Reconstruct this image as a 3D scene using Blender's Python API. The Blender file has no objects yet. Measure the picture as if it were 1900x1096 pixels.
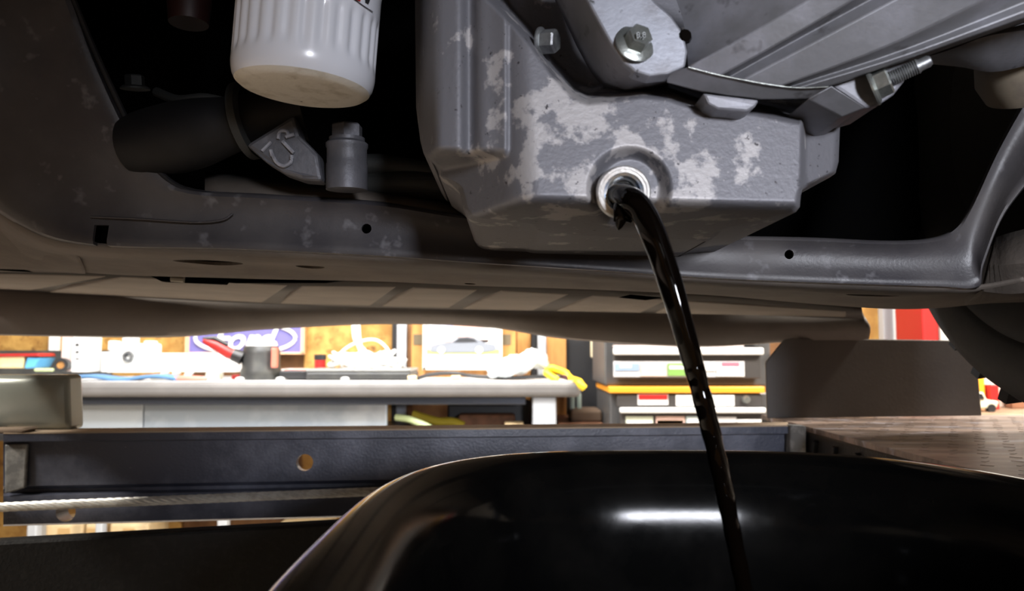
import bpy, bmesh, math, random
import numpy as np
from mathutils import Vector, Matrix
random.seed(7); rng = np.random.default_rng(7)
sc = bpy.context.scene
COL = sc.collection

# ---------------------------------------------------------------- camera
F = 1400.0                      # focal length in pixels of the 1900x1096 frame
CAMZ = 1.02                     # the camera is held 1.02 m above the garage floor
PITCH = math.atan((650 - 548) / F)
cd = bpy.data.cameras.new('camera'); cam = bpy.data.objects.new('camera', cd); COL.objects.link(cam)
cd.sensor_width = 36.0; cd.lens = 36.0 * F / 1900.0
cd.clip_start = 0.01; cd.clip_end = 50
cam.location = (0, 0, CAMZ); cam.rotation_euler = (math.radians(90) + PITCH, 0, 0)
cd.dof.use_dof = True; cd.dof.focus_distance = 0.58; cd.dof.aperture_fstop = 10.5
sc.camera = cam
CP, SP = math.cos(PITCH), math.sin(PITCH)
def U(px, py, d):
    """world point that stands d metres in front of the camera (world Y) on the sight line of a measured pixel"""
    a = (px - 950.0) / F; b = -(py - 548.0) / F
    dx, dy, dz = a, CP - b * SP, SP + b * CP
    s = d / dy
    return Vector((dx * s, d, CAMZ + dz * s))

# ---------------------------------------------------------------- world, lights, exposure
w = bpy.data.worlds.new('world'); sc.world = w; w.use_nodes = True
w.node_tree.nodes['Background'].inputs[0].default_value = (0.75, 0.85, 1.0, 1)
w.node_tree.nodes['Background'].inputs[1].default_value = 0.02
sc.view_settings.view_transform = 'Standard'; sc.view_settings.look = 'None'
sc.view_settings.exposure = 0.0; sc.view_settings.gamma = 1.0
sc.view_settings.use_curve_mapping = False
def area(name, loc, target, sx, sy, power, color):
    l = bpy.data.lights.new(name, 'AREA'); l.shape = 'RECTANGLE'; l.size = sx; l.size_y = sy
    l.energy = power; l.color = color
    o = bpy.data.objects.new(name, l); COL.objects.link(o); o.location = loc
    o.rotation_euler = (Vector(target) - Vector(loc)).to_track_quat('-Z', 'Y').to_euler()
    return o
# fluorescent tube over the bench, then unseen lamps added for fill
area('bench_tube_light', (-0.3, 2.75, 2.35), (-0.3, 3.2, 0.9), 2.6, 0.18, 88, (1.0, 0.96, 0.88))
area('hood_fill_light', (-0.9, 1.75, 2.5), (-0.7, 2.9, 0.5), 1.25, 0.16, 85, (0.95, 0.97, 1.0))  # unseen, added to brighten the drawer fronts and the beam top
area('side_fill_light', (2.1, 1.4, 2.5), (1.9, 2.0, 0.0), 1.2, 0.15, 190, (1.0, 0.93, 0.83))  # unseen, added for floor bounce onto the car's underside
area('left_fill_light', (-2.2, 0.2, 2.5), (-1.4, 0.3, 0.0), 1.2, 0.15, 125, (1.0, 0.93, 0.83))  # unseen counterpart on the left, added for the same floor bounce
area('rear_fill_light', (0.2, -2.75, 2.5), (0.2, -3.4, 1.0), 1.25, 0.14, 7, (0.92, 0.95, 1.0))  # unseen, added to light the rear wall for fill and bowl reflections
def spot(name, loc, target, power, cone, blend, color, radius):
    l = bpy.data.lights.new(name, 'SPOT'); l.energy = power; l.spot_size = math.radians(cone); l.spot_blend = blend
    l.color = color; l.shadow_soft_size = radius
    o = bpy.data.objects.new(name, l); COL.objects.link(o); o.location = loc
    o.rotation_euler = (Vector(target) - Vector(loc)).to_track_quat('-Z', 'Y').to_euler()
spot('right_rear_key_spot', (0.62, -1.25, 1.24), (0.29, 0.5, 1.10), 155, 37, 1.0, (0.88, 0.91, 1.0), 0.13)  # added unseen key from the right rear, cone narrowed to leave the left arm dark

# ---------------------------------------------------------------- materials
MATS = {}
def mat(name, c, rough=0.5, metal=0.0, c2=None, scale=20.0, lo=0.45, hi=0.6, bump=0.0, bscale=80.0, detail=6.0,
        c3=None, scale3=150.0, lo3=0.62, hi3=0.68, stretch=(1, 1, 1), emit=None, spec=0.5, coat=0.0, rough2=None, trans=0.0, alpha=None):
    if name in MATS: return MATS[name]
    m = bpy.data.materials.new(name); m.use_nodes = True; nt = m.node_tree; N = nt.nodes; L = nt.links
    b = N['Principled BSDF']
    b.inputs['Base Color'].default_value = (*c, 1); b.inputs['Roughness'].default_value = rough
    b.inputs['Metallic'].default_value = metal; b.inputs['Specular IOR Level'].default_value = spec
    if coat: b.inputs['Coat Weight'].default_value = coat; b.inputs['Coat Roughness'].default_value = 0.08
    if trans: b.inputs['Transmission Weight'].default_value = trans
    if alpha is not None: b.inputs['Alpha'].default_value = alpha
    if emit:
        b.inputs['Emission Color'].default_value = (*emit[0], 1); b.inputs['Emission Strength'].default_value = emit[1]
    tc = N.new('ShaderNodeTexCoord'); mp = N.new('ShaderNodeMapping'); mp.inputs['Scale'].default_value = stretch
    L.new(tc.outputs['Object'], mp.inputs['Vector'])
    def noise(s, d=detail):
        n = N.new('ShaderNodeTexNoise'); n.inputs['Scale'].default_value = s; n.inputs['Detail'].default_value = d
        n.inputs['Roughness'].default_value = 0.6
        L.new(mp.outputs[0], n.inputs['Vector']); return n
    col = None
    if c2 is not None:
        n = noise(scale); r = N.new('ShaderNodeMapRange'); r.inputs[1].default_value = lo; r.inputs[2].default_value = hi
        L.new(n.outputs['Fac'], r.inputs[0])
        mx = N.new('ShaderNodeMix'); mx.data_type = 'RGBA'; mx.inputs[6].default_value = (*c, 1); mx.inputs[7].default_value = (*c2, 1)
        L.new(r.outputs[0], mx.inputs[0]); col = mx.outputs[2]
        if rough2 is not None:
            rr = N.new('ShaderNodeMapRange'); rr.inputs[3].default_value = rough; rr.inputs[4].default_value = rough2
            L.new(r.outputs[0], rr.inputs[0]); L.new(rr.outputs[0], b.inputs['Roughness'])
    if c3 is not None:
        n = noise(scale3, 3.0); r = N.new('ShaderNodeMapRange'); r.inputs[1].default_value = lo3; r.inputs[2].default_value = hi3
        L.new(n.outputs['Fac'], r.inputs[0])
        mx = N.new('ShaderNodeMix'); mx.data_type = 'RGBA'; mx.inputs[7].default_value = (*c3, 1)
        if col: L.new(col, mx.inputs[6])
        else: mx.inputs[6].default_value = (*c, 1)
        L.new(r.outputs[0], mx.inputs[0]); col = mx.outputs[2]
    if col: L.new(col, b.inputs['Base Color'])
    if bump:
        n = noise(bscale, 5.0); bp = N.new('ShaderNodeBump'); bp.inputs['Strength'].default_value = bump
        bp.inputs['Distance'].default_value = 0.002
        L.new(n.outputs['Fac'], bp.inputs['Height']); L.new(bp.outputs[0], b.inputs['Normal'])
    MATS[name] = m; return m

CAST = mat('cast_aluminium', (0.18, 0.178, 0.195), 0.52, 0.3, (0.42, 0.40, 0.40), 42, 0.515, 0.565, 0.2, 300, detail=12,
           c3=(0.05, 0.045, 0.05), scale3=230, lo3=0.66, hi3=0.72)
CAST2 = mat('cast_aluminium_brace', (0.17, 0.17, 0.18), 0.48, 0.3, (0.25, 0.25, 0.28), 18, 0.45, 0.65, 0.10, 200,
            c3=(0.06, 0.055, 0.055), scale3=60, lo3=0.62, hi3=0.75)
# the oxidised mottling of the pan is concentrated around the drain hole
_nt = CAST.node_tree; _g = _nt.nodes.new('ShaderNodeNewGeometry'); _v = _nt.nodes.new('ShaderNodeVectorMath'); _v.operation = 'DISTANCE'
_v.inputs[1].default_value = U(1120, 265, .402); _nt.links.new(_g.outputs['Position'], _v.inputs[0])
_k = _nt.nodes.new('ShaderNodeMapRange'); _k.inputs[1].default_value = .02; _k.inputs[2].default_value = .11; _k.inputs[3].default_value = .065; _k.inputs[4].default_value = -.085
_nt.links.new(_v.outputs['Value'], _k.inputs[0])
for _n in _nt.nodes:
    if _n.bl_idname == 'ShaderNodeMapRange' and abs(_n.inputs[1].default_value - .515) < 1e-4:
        _src = _n.inputs[0].links[0].from_socket; _a = _nt.nodes.new('ShaderNodeMath'); _a.operation = 'ADD'
        _nt.links.new(_src, _a.inputs[0]); _nt.links.new(_k.outputs[0], _a.inputs[1]); _nt.links.new(_a.outputs[0], _n.inputs[0]); break
STEEL = mat('zinc_bolt_steel', (0.46, 0.48, 0.45), 0.32, 0.85, (0.36, 0.38, 0.36), 200, 0.4, 0.6, 0.1, 500)
STEELD = mat('dull_bolt_steel', (0.28, 0.29, 0.29), 0.4, 0.7, (0.16, 0.16, 0.17), 120, 0.4, 0.6, 0.1, 400)
MACH = mat('machined_steel', (0.70, 0.69, 0.67), 0.32, 0.7, (0.58, 0.53, 0.49), 90, 0.5, 0.65, 0.1, 300)
BLUED = mat('blued_steel', (0.35, 0.45, 0.62), 0.22, 0.95, (0.62, 0.6, 0.55), 120, 0.45, 0.6)
FILTW = mat('white_enamel', (0.74, 0.75, 0.80), 0.25, 0.0, coat=0.4)
FILTB = mat('white_enamel_dusty', (0.70, 0.66, 0.58), 0.45, 0.0, (0.50, 0.45, 0.36), 60, 0.5, 0.68, 0.15, 300,
            c3=(0.12, 0.1, 0.08), scale3=130, lo3=0.72, hi3=0.75)
CHASS = mat('black_chassis_paint', (0.045, 0.042, 0.047), 0.38, 0.0, (0.085, 0.078, 0.078), 9, 0.42, 0.7, 0.12, 400, rough2=0.6,
            c3=(0.15, 0.145, 0.155), scale3=48, lo3=0.61, hi3=0.74)
CHASSD = mat('dusty_chassis_underside', (0.085, 0.070, 0.058), 0.75, 0.0, (0.13, 0.108, 0.09), 12, 0.4, 0.65, 0.2, 200,
             c3=(0.22, 0.20, 0.18), scale3=90, lo3=0.72, hi3=0.78)
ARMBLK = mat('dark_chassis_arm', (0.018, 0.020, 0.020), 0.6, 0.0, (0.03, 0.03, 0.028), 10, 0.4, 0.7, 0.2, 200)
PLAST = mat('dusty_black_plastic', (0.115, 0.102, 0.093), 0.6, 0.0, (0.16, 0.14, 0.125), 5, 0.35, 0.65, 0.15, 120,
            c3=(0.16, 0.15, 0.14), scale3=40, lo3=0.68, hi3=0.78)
TRAYB = mat('shaded_undertray_base', (0.035, 0.03, 0.026), 0.7, 0.0, (0.05, 0.043, 0.037), 8)  # darker copy: the shade in the grooves is put into this colour
TRAYP = mat('lighter_undertray_panel', (0.15, 0.128, 0.108), 0.75, 0.0, (0.20, 0.172, 0.145), 6, 0.4, 0.65, 0.1, 120)  # lighter copy for the raised panels, so the grooves read as shaded
VOID = mat('unlit_engine_bay_black', (0.0015, 0.0015, 0.0015), 0.95, spec=0.02)  # near-black colour stands in for unlit depth
DARKP = mat('dark_part', (0.012, 0.012, 0.014), 0.7, 0.0, (0.022, 0.02, 0.02), 20, spec=0.3)
OIL = mat('used_engine_oil', (0.002, 0.0012, 0.0008), 0.04, 0.0, spec=0.25)
TYRE = mat('tyre_rubber', (0.014, 0.014, 0.014), 0.7, 0.0, (0.022, 0.021, 0.02), 25, 0.4, 0.7, 0.2, 150)
GLOSSBLK = mat('black_drain_plastic', (0.003, 0.003, 0.003), 0.12, 0.0, (0.006, 0.0055, 0.005), 12, 0.4, 0.7, 0.02, 120, rough2=0.19, spec=0.12)
LIFT = mat('lift_black_paint', (0.045, 0.050, 0.074), 0.38, 0.0, (0.13, 0.138, 0.18), 10, 0.48, 0.72, 0.3, 260,
           c3=(0.16, 0.16, 0.18), scale3=120, lo3=0.70, hi3=0.78)
LIFTE = mat('worn_lift_end', (0.16, 0.16, 0.16), 0.5, 0.2, (0.30, 0.30, 0.29), 40, 0.45, 0.6, 0.2, 200)
LIFTD = mat('dusty_lift_top', (0.34, 0.25, 0.17), 0.85, 0.0, (0.32, 0.25, 0.18), 25, 0.4, 0.6, 0.3, 120)
DECK = mat('dirty_runway_deck', (0.10, 0.07, 0.055), 0.42, 0.15, (0.30, 0.22, 0.18), 14, 0.42, 0.62, 0.5, 60,
           c3=(0.36, 0.34, 0.38), scale3=35, lo3=0.58, hi3=0.68, stretch=(0.35, 1.6, 1))
PLATE = mat('brown_black_plate', (0.085, 0.074, 0.067), 0.45, 0.0, (0.11, 0.097, 0.088), 6, 0.4, 0.7, 0.15, 200)
TEXBLK = mat('textured_black_steel', (0.005, 0.005, 0.0055), 0.6, 0.0, (0.011, 0.011, 0.011), 120, 0.5, 0.7, 0.4, 220, spec=0.3)
CABLE = mat('steel_cable', (0.60, 0.60, 0.57), 0.4, 0.5, (0.45, 0.44, 0.41), 60)
VINYL = mat('grey_vinyl', (0.26, 0.28, 0.25), 0.28, 0.25, (0.30, 0.315, 0.285), 6, 0.4, 0.6)
WOOD = mat('wood_chunk', (0.22, 0.16, 0.11), 0.8, 0.0, (0.12, 0.085, 0.06), 15, 0.4, 0.6, 0.4, 60, stretch=(0.3, 1, 3))
OSB = mat('strand_board', (0.33, 0.165, 0.035), 0.7, 0.0, (0.50, 0.29, 0.075), 12, 0.38, 0.62, 0.1, 40, c3=(0.19, 0.085, 0.018), scale3=18, lo3=0.58, hi3=0.7)
STUD = mat('brown_stud', (0.16, 0.07, 0.02), 0.7, 0.0, (0.11, 0.045, 0.012), 10)
PINE = mat('orange_pine', (0.46, 0.22, 0.06), 0.6, 0.0, (0.36, 0.16, 0.04), 10, stretch=(3, 3, 0.4))
FLOOR = mat('concrete_floor', (0.44, 0.38, 0.31), 0.75, 0.0, (0.37, 0.315, 0.26), 3, 0.4, 0.6, 0.2, 60)
WALLP = mat('painted_wall', (0.17, 0.15, 0.13), 0.8, 0.0, (0.14, 0.125, 0.11), 3)
CEIL = mat('ceiling_board', (0.45, 0.44, 0.42), 0.9)
WHITE = mat('white_plastic', (0.80, 0.80, 0.78), 0.4)
CREAM = mat('cream_card', (0.75, 0.58, 0.34), 0.6, 0.0, (0.68, 0.50, 0.27), 8)
GREYM = mat('grey_metal_post', (0.50, 0.53, 0.57), 0.4, 0.3)
BENCHT = mat('bench_top_grey', (0.15, 0.143, 0.14), 0.5, 0.0, (0.175, 0.167, 0.163), 5)
BENCHW = mat('bench_top_surface', (0.62, 0.62, 0.62), 0.5)
BENCHS = mat('bench_steel_blue', (0.055, 0.065, 0.09), 0.35, 0.4)
PANEL = mat('brushed_panel', (0.38, 0.44, 0.51), 0.3, 0.5, (0.56, 0.62, 0.68), 2.2, 0.45, 0.58)
BLACKP = mat('black_plastic', (0.02, 0.02, 0.022), 0.4)
DGREY = mat('dark_grey_plastic', (0.035, 0.035, 0.035), 0.45, 0.0, (0.055, 0.055, 0.05), 12)
RED = mat('red_plastic', (0.42, 0.02, 0.018), 0.4)
PINK = mat('faded_pink_print', (0.80, 0.50, 0.45), 0.5)
BLUE = mat('blue_cloth', (0.09, 0.20, 0.38), 0.8)
SKYB = mat('sky_blue_print', (0.12, 0.45, 0.80), 0.5)
YELL = mat('yellow_plastic', (0.85, 0.56, 0.02), 0.5)
LIME = mat('pale_green_strap', (0.52, 0.62, 0.32), 0.6)
YSTR = mat('yellow_strap', (0.58, 0.44, 0.03), 0.6)
SIGNB = mat('sign_blue', (0.145, 0.13, 0.36), 0.45)
ORANGE = mat('orange_trim', (0.90, 0.36, 0.03), 0.4)
CHEST = mat('tool_chest_black', (0.05, 0.045, 0.043), 0.45)
CHESTG = mat('tool_chest_grey', (0.11, 0.11, 0.112), 0.4, 0.3)
ALU = mat('aluminium_pull', (0.85, 0.85, 0.84), 0.35, 0.2)
GREEN = mat('green_print', (0.22, 0.42, 0.10), 0.5)
BAG = mat('clear_plastic_bag', (0.62, 0.68, 0.70), 0.15, 0.0, (0.85, 0.88, 0.88), 30, 0.45, 0.6, 0.5, 40, coat=0.6)
BROWNB = mat('brown_block', (0.26, 0.115, 0.06), 0.7, 0.0, (0.18, 0.08, 0.04), 14)
CARG = mat('print_car_grey', (0.20, 0.215, 0.25), 0.5)
CARD2 = mat('print_dark', (0.035, 0.035, 0.04), 0.5)
CHALK = mat('chalk_mark', (0.30, 0.30, 0.33), 0.9, 0.0, (0.19, 0.19, 0.21), 160, 0.45, 0.6)
TAN = mat('tan_bushing', (0.20, 0.165, 0.12), 0.7, 0.0, (0.14, 0.115, 0.09), 30)
GLASS = mat('window_pane_daylight', (0.8, 0.9, 1.0), 0.2, emit=((0.85, 0.92, 1.0), 1.2))

# ---------------------------------------------------------------- mesh helpers
class MB:
    def __init__(s): s.v = []; s.f = []; s.m = []
    def add(s, vs, fs, mi=0):
        o = len(s.v); s.v += [tuple(v) for v in vs]; s.f += [tuple(i + o for i in f) for f in fs]; s.m += [mi] * len(fs)
    def box(s, c, size, rot=None, mi=0):
        hx, hy, hz = size[0] / 2, size[1] / 2, size[2] / 2
        vs = [Vector((x, y, z)) for x in (-hx, hx) for y in (-hy, hy) for z in (-hz, hz)]
        if rot is not None: vs = [rot @ v for v in vs]
        s.add([v + Vector(c) for v in vs], [(0, 1, 3, 2), (4, 6, 7, 5), (0, 4, 5, 1), (2, 3, 7, 6), (0, 2, 6, 4), (1, 5, 7, 3)], mi)
    def grid(s, rows, mi=0, closed=False):
        n = len(rows[0]); vs = [p for r in rows for p in r]; fs = []
        for i in range(len(rows) - 1):
            for j in range(n - 1 + (1 if closed else 0)):
                k = (j + 1) % n
                fs.append((i * n + j, i * n + k, (i + 1) * n + k, (i + 1) * n + j))
        s.add(vs, fs, mi)
    def tube(s, path, radii, n=12, mi=0, caps=True):
        path = [Vector(p) for p in path]; rows = []
        if not hasattr(radii, '__len__'): radii = [radii] * len(path)
        up = Vector((0.13, 0.21, 0.97))
        for i, p in enumerate(path):
            t = (path[min(i + 1, len(path) - 1)] - path[max(i - 1, 0)]).normalized()
            a = t.cross(up)
            if a.length < 1e-4: a = t.cross(Vector((1, 0, 0)))
            a.normalize(); b = t.cross(a); up = b if False else up
            rows.append([p + (a * math.cos(2 * math.pi * k / n) + b * math.sin(2 * math.pi * k / n)) * radii[i] for k in range(n)])
        o = len(s.v); s.grid(rows, mi, True)
        if caps:
            s.f.append(tuple(o + k for k in range(n))[::-1]); s.m.append(mi)
            e = o + (len(rows) - 1) * n; s.f.append(tuple(e + k for k in range(n))); s.m.append(mi)
    def lathe(s, prof, c, axis, n=32, mi=0, ref=None, mod=None):
        """prof: list of (radius, along axis)"""
        ax = Vector(axis).normalized(); a = ax.cross(Vector(ref) if ref else Vector((0.2, 0.3, 0.9)))
        a.normalize(); b = ax.cross(a); c = Vector(c); rows = []
        for r, h in prof:
            rows.append([c + ax * h + (a * math.cos(2 * math.pi * k / n) + b * math.sin(2 * math.pi * k / n)) * (r * (mod(k / n, h) if mod else 1)) for k in range(n)])
        s.grid(rows, mi, True)
    def prism(s, pts, back, mi=0):
        """polygon of 3-D points, extruded by the vector back"""
        n = len(pts); back = Vector(back); vs = [Vector(p) for p in pts] + [Vector(p) + back for p in pts]
        fs = [tuple(range(n))[::-1], tuple(range(n, 2 * n))] + [(i, (i + 1) % n, n + (i + 1) % n, n + i) for i in range(n)]
        s.add(vs, fs, mi)
    def build(s, name, mats, parent=None, smooth=False, bevel=0.0, solid=0.0, sub=0, seg=2, label=None, angle=35):
        me = bpy.data.meshes.new(name)
        xs = np.array(s.v); c = np.array([(xs[:, 0].min() + xs[:, 0].max()) / 2, (xs[:, 1].min() + xs[:, 1].max()) / 2, xs[:, 2].min()])
        me.from_pydata([tuple(p) for p in xs - c], [], s.f)
        bm = bmesh.new(); bm.from_mesh(me); bmesh.ops.remove_doubles(bm, verts=bm.verts, dist=1e-6)
        bmesh.ops.recalc_face_normals(bm, faces=bm.faces); bm.to_mesh(me); bm.free()
        if not isinstance(mats, (list, tuple)): mats = [mats]
        for m in mats: me.materials.append(m)
        if len(mats) > 1 and len(me.polygons) == len(s.m):
            for p, i in zip(me.polygons, s.m): p.material_index = i
        o = bpy.data.objects.new(name, me); COL.objects.link(o); o.location = c
        if parent is not None:
            o.parent = parent; o.location = Vector(c) - WL(parent)
        if smooth:
            for p in me.polygons: p.use_smooth = True
            if angle:
                try: me.set_sharp_from_angle(angle=math.radians(angle))
                except Exception: pass
        if solid:
            md = o.modifiers.new('thickness', 'SOLIDIFY'); md.thickness = solid; md.offset = -1
        if bevel:
            md = o.modifiers.new('edge', 'BEVEL'); md.width = bevel; md.segments = seg; md.limit_method = 'ANGLE'
        if sub:
            md = o.modifiers.new('smooth', 'SUBSURF'); md.levels = sub; md.render_levels = sub
        if label: o['label'] = label
        return o
def WL(o):
    v = Vector(o.location)
    while o.parent: o = o.parent; v += Vector(o.location)
    return v
def thing(name, label, cat, loc, group=None):
    o = bpy.data.objects.new(name, None); COL.objects.link(o); o.location = loc; o.empty_display_size = 0.05
    o['label'] = label; o['category'] = cat
    if group: o['group'] = group
    return o
def tag(o, label, cat, group=None):
    o['label'] = label; o['category'] = cat
    if group: o['group'] = group
    return o
def struct(o): o['kind'] = 'structure'; return o
def cr(pts, n):
    """Catmull-Rom through the points, n samples"""
    P = np.array([tuple(p) for p in pts], float); m = len(P); out = []
    for t in np.linspace(0, m - 1, n):
        i = min(int(t), m - 2); u = t - i
        p0, p1, p2, p3 = P[max(i - 1, 0)], P[i], P[i + 1], P[min(i + 2, m - 1)]
        out.append(0.5 * (2 * p1 + (p2 - p0) * u + (2 * p0 - 5 * p1 + 4 * p2 - p3) * u * u + (3 * p1 - p0 - 3 * p2 + p3) * u ** 3))
    return out
def lin(pts, n):
    P = np.array(pts, float); k = np.linspace(0, len(P) - 1, n)
    return [P[int(min(t, len(P) - 1.000001))] * (1 - (t - int(min(t, len(P) - 1.000001)))) + P[min(int(min(t, len(P) - 1.000001)) + 1, len(P) - 1)] * (t - int(min(t, len(P) - 1.000001))) for t in k]
def UP(pts): return [U(*p) for p in pts]
def cut(o, cutters):
    """cut holes with boolean modifiers, then apply everything and drop the cutters"""
    for c in cutters:
        md = o.modifiers.new('hole', 'BOOLEAN'); md.object = c; md.operation = 'DIFFERENCE'; md.solver = 'EXACT'
    bpy.context.view_layer.update()
    dg = bpy.context.evaluated_depsgraph_get()
    me = bpy.data.meshes.new_from_object(o.evaluated_get(dg))
    o.modifiers.clear(); o.data = me
    for c in cutters:
        m = c.data; bpy.data.objects.remove(c); bpy.data.meshes.remove(m)
def pbox(mb, x0, y0, x1, y1, d, depth, mi=0):
    """axis-aligned box whose front face, at distance d, spans the measured rectangle"""
    a, b = U(x0, y0, d), U(x1, y1, d)
    mb.box(((a.x + b.x) / 2, d + depth / 2, (a.z + b.z) / 2), (abs(b.x - a.x), depth, abs(a.z - b.z)), None, mi)
def pb(name, r, d, depth, m, parent=None, bevel=0.004, label=None):
    mb = MB(); pbox(mb, *r, d, depth); return mb.build(name, m, parent, bevel=bevel, label=label)
def hexa(mb, c, axis, r, h, mi=0, cham=0.12, roll=None):
    mb.lathe([(0.0001, 0), (r, 0), (r, h * (1 - cham)), (r * 0.9, h), (0.0001, h)], c, axis, 6, mi, ref=roll)

# ================================================================ THE ROOM
def slab(name, c, s, m, parent=None):
    mb = MB(); mb.box(c, s); o = mb.build(name, m, parent); return struct(o)
BW = 3.66                                    # distance of the back wall
slab('floor', (0, 0.2, -0.05), (6.4, 7.2, 0.1), FLOOR)
wall_back = slab('wall_back', (0, BW + 0.1, 1.3), (6.4, 0.12, 2.6), STUD)
slab('wall_left', (-3.2, 0.2, 1.3), (0.12, 7.2, 2.6), WALLP)
slab('wall_right', (3.2, 0.2, 1.3), (0.12, 7.2, 2.6), WALLP)
wall_rear = slab('wall_rear', (0, -3.4, 1.3), (6.4, 0.12, 2.6), OSB)
slab('ceiling', (0, 0.2, 2.65), (6.4, 7.2, 0.1), CEIL)
# strand boards of the back wall, each its own sheet
for i, (a, b) in enumerate([(-320, 92), (108, 346), (562, 728), (728, 764), (958, 986), (1560, 1640), (1640, 1720)]):
    pa = U(a, 600, BW).x; pc = U(b, 600, BW).x
    mb = MB(); mb.box(((pa + pc) / 2, BW + 0.03, 1.3), (abs(pc - pa) - 0.006, 0.02, 2.6))
    mb.build('wall_panel', PINE if i in (4,) else OSB, wall_back, bevel=0.003)
def wpost(name, x0, x1, m, d=BW, th=0.03, z0=0.0, z1=2.4, parent=None):
    pa = U(x0, 620, d).x; pc = U(x1, 620, d).x
    mb = MB(); mb.box(((pa + pc) / 2, d + 0.02 - th / 2, (z0 + z1) / 2), (abs(pc - pa), th, z1 - z0))
    return mb.build(name, m, parent or wall_back, bevel=0.003)
wpost('wall_strip', 93, 109, WHITE)
wpost('wall_strip', 728, 738, BLACKP); wpost('wall_strip', 738, 756, GREYM, th=0.05)
wpost('wall_strip', 756, 764, STUD)
wpost('wall_strip', 986, 997, BLACKP); wpost('wall_strip', 997, 1013, GREYM, th=0.05)
wpost('wall_strip', 1013, 1050, PINE, th=0.04)
wpost('wall_strip', 1050, 1130, BLACKP, th=0.012)
wpost('wall_strip', 1634, 1653, GREYM, th=0.05); wpost('wall_strip', 1653, 1670, WHITE, th=0.06)
wpost('wall_strip', 1671, 1680, YELL, th=0.05); wpost('wall_strip', 1680, 1712, STUD, th=0.04)
mb = MB(); pa, pc = U(1712, 600, 3.3).x, U(1742, 600, 3.3).x
mb.box(((pa + pc) / 2, 3.42, 0.9), (pc - pa, 0.24, 1.8)); rc = mb.build('metal_locker', RED, bevel=0.01)
tag(rc, 'tall red metal locker seen between the tyre and the tan wall', 'locker')
mb = MB(); pa, pc = U(1744, 600, 3.35).x, U(1950, 600, 3.35).x
mb.box(((pa + pc) / 2, 3.45, 0.75), (pc - pa, 0.2, 1.5)); rc = mb.build('storage_cabinet', WHITE, bevel=0.01)
tag(rc, 'white storage cabinet behind the tyre beside the red locker', 'cabinet')
# rear of the garage, seen only in reflections
mb = MB(); mb.box((-0.95, -3.32, 1.02), (0.85, 0.05, 2.04)); d1 = struct(mb.build('door_1', WALLP, bevel=0.004))
mb = MB(); mb.lathe([(0.0001, 0), (0.012, 0), (0.012, 0.03), (0.028, 0.035), (0.028, 0.06), (0.0001, 0.065)], (-0.62, -3.295, 1.0), (0, 1, 0), 20)
mb.build('door_knob', STEEL, d1, smooth=True)
mb = MB()
for bx, bz, sx, sz in [(-.05, 1.70, .40, .05), (-.05, 1.15, .40, .05), (-.225, 1.425, .05, .5), (.125, 1.425, .05, .5), (-.05, 1.425, .03, .5)]:
    mb.box((bx, -3.32, bz), (sx, 0.05, sz))
w1 = struct(mb.build('window_1', WHITE))
for x in (-.1325, .0325):
    mb = MB(); mb.box((x, -3.33, 1.425), (.135, 0.01, .5)); mb.build('pane', GLASS, w1)

# ================================================================ WORKBENCH
BD = 3.0
bench = thing('workbench', 'long grey workbench with pale steel legs, cluttered with tools along the wall', 'workbench', (-0.6, BD + 0.3, 0))
xl = U(-500, 700, BD).x; xr = U(1078, 700, BD).x
ztop = U(0, 707, BD).z; zbot = U(0, 737, BD).z
def wb(name, x0, x1, y0, y1, z0, z1, m, parent=bench, bevel=0.006, seg=3, label=None):
    mb = MB(); mb.box(((x0 + x1) / 2, (y0 + y1) / 2, (z0 + z1) / 2), (x1 - x0, y1 - y0, z1 - z0)); return mb.build(name, m, parent, bevel=bevel, seg=seg, label=label)
wb('bench_top', xl, xr, BD, BD + 0.62, zbot, ztop - 0.004, BENCHT, bevel=0.02)
wb('top_mat', xl, xr - 0.03, BD + 0.02, BD + 0.6, ztop - 0.004, ztop, BENCHW, bevel=0.001)
wb('apron_rail', xl, U(976, 700, BD + .04).x, BD + 0.04, BD + 0.08, U(0, 752, BD).z, zbot, BENCHS)
for a, b in ((-500, 268), (268, 720)): wb('drawer_front', U(a, 700, BD + .09).x + .002, U(b, 700, BD + .09).x - .002, BD + 0.09, BD + 0.11, U(0, 812, BD + .09).z, U(0, 752, BD).z, PANEL)
wb('lower_shelf', xl, U(1030, 700, BD + .1).x, BD + 0.06, BD + 0.6, U(0, 802, BD + .1).z - 0.03, U(0, 802, BD + .1).z, BLACKP)
wb('backsplash', xl, U(200, 700, BD + .58).x, BD + 0.59, BD + 0.62, ztop, U(0, 650, BD + .58).z, DGREY)
for a, b in ((988, 1032), (62, 80), (410, 428), (187, 200)):
    top = zbot if a > 900 else U(0, 802, BD).z - 0.03
    p, q = U(a, 700, BD + .03), U(b, 700, BD + .03)
    wb('leg', p.x, q.x, BD + .03, BD + .03 + max(q.x - p.x, 0.04), 0.0, top, GREYM)
SH = U(0, 802, BD + .1).z
# ---- things on the bench
def on(d): return U(950, 650, d).z * 0 + ztop       # height of the bench surface
def bt(name, label, cat, r, d, depth, m, bevel=0.006, group=None, parent=None):
    o = pb(name, r, d, depth, m, parent, bevel)
    return tag(o, label, cat, group) if parent is None else o
def yb(d): return 650 + (CAMZ - ztop) * F / d + 0.0   # row of the bench surface at distance d
def lift_to(o, z=None):
    o.location.z = ztop if z is None else z
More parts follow.
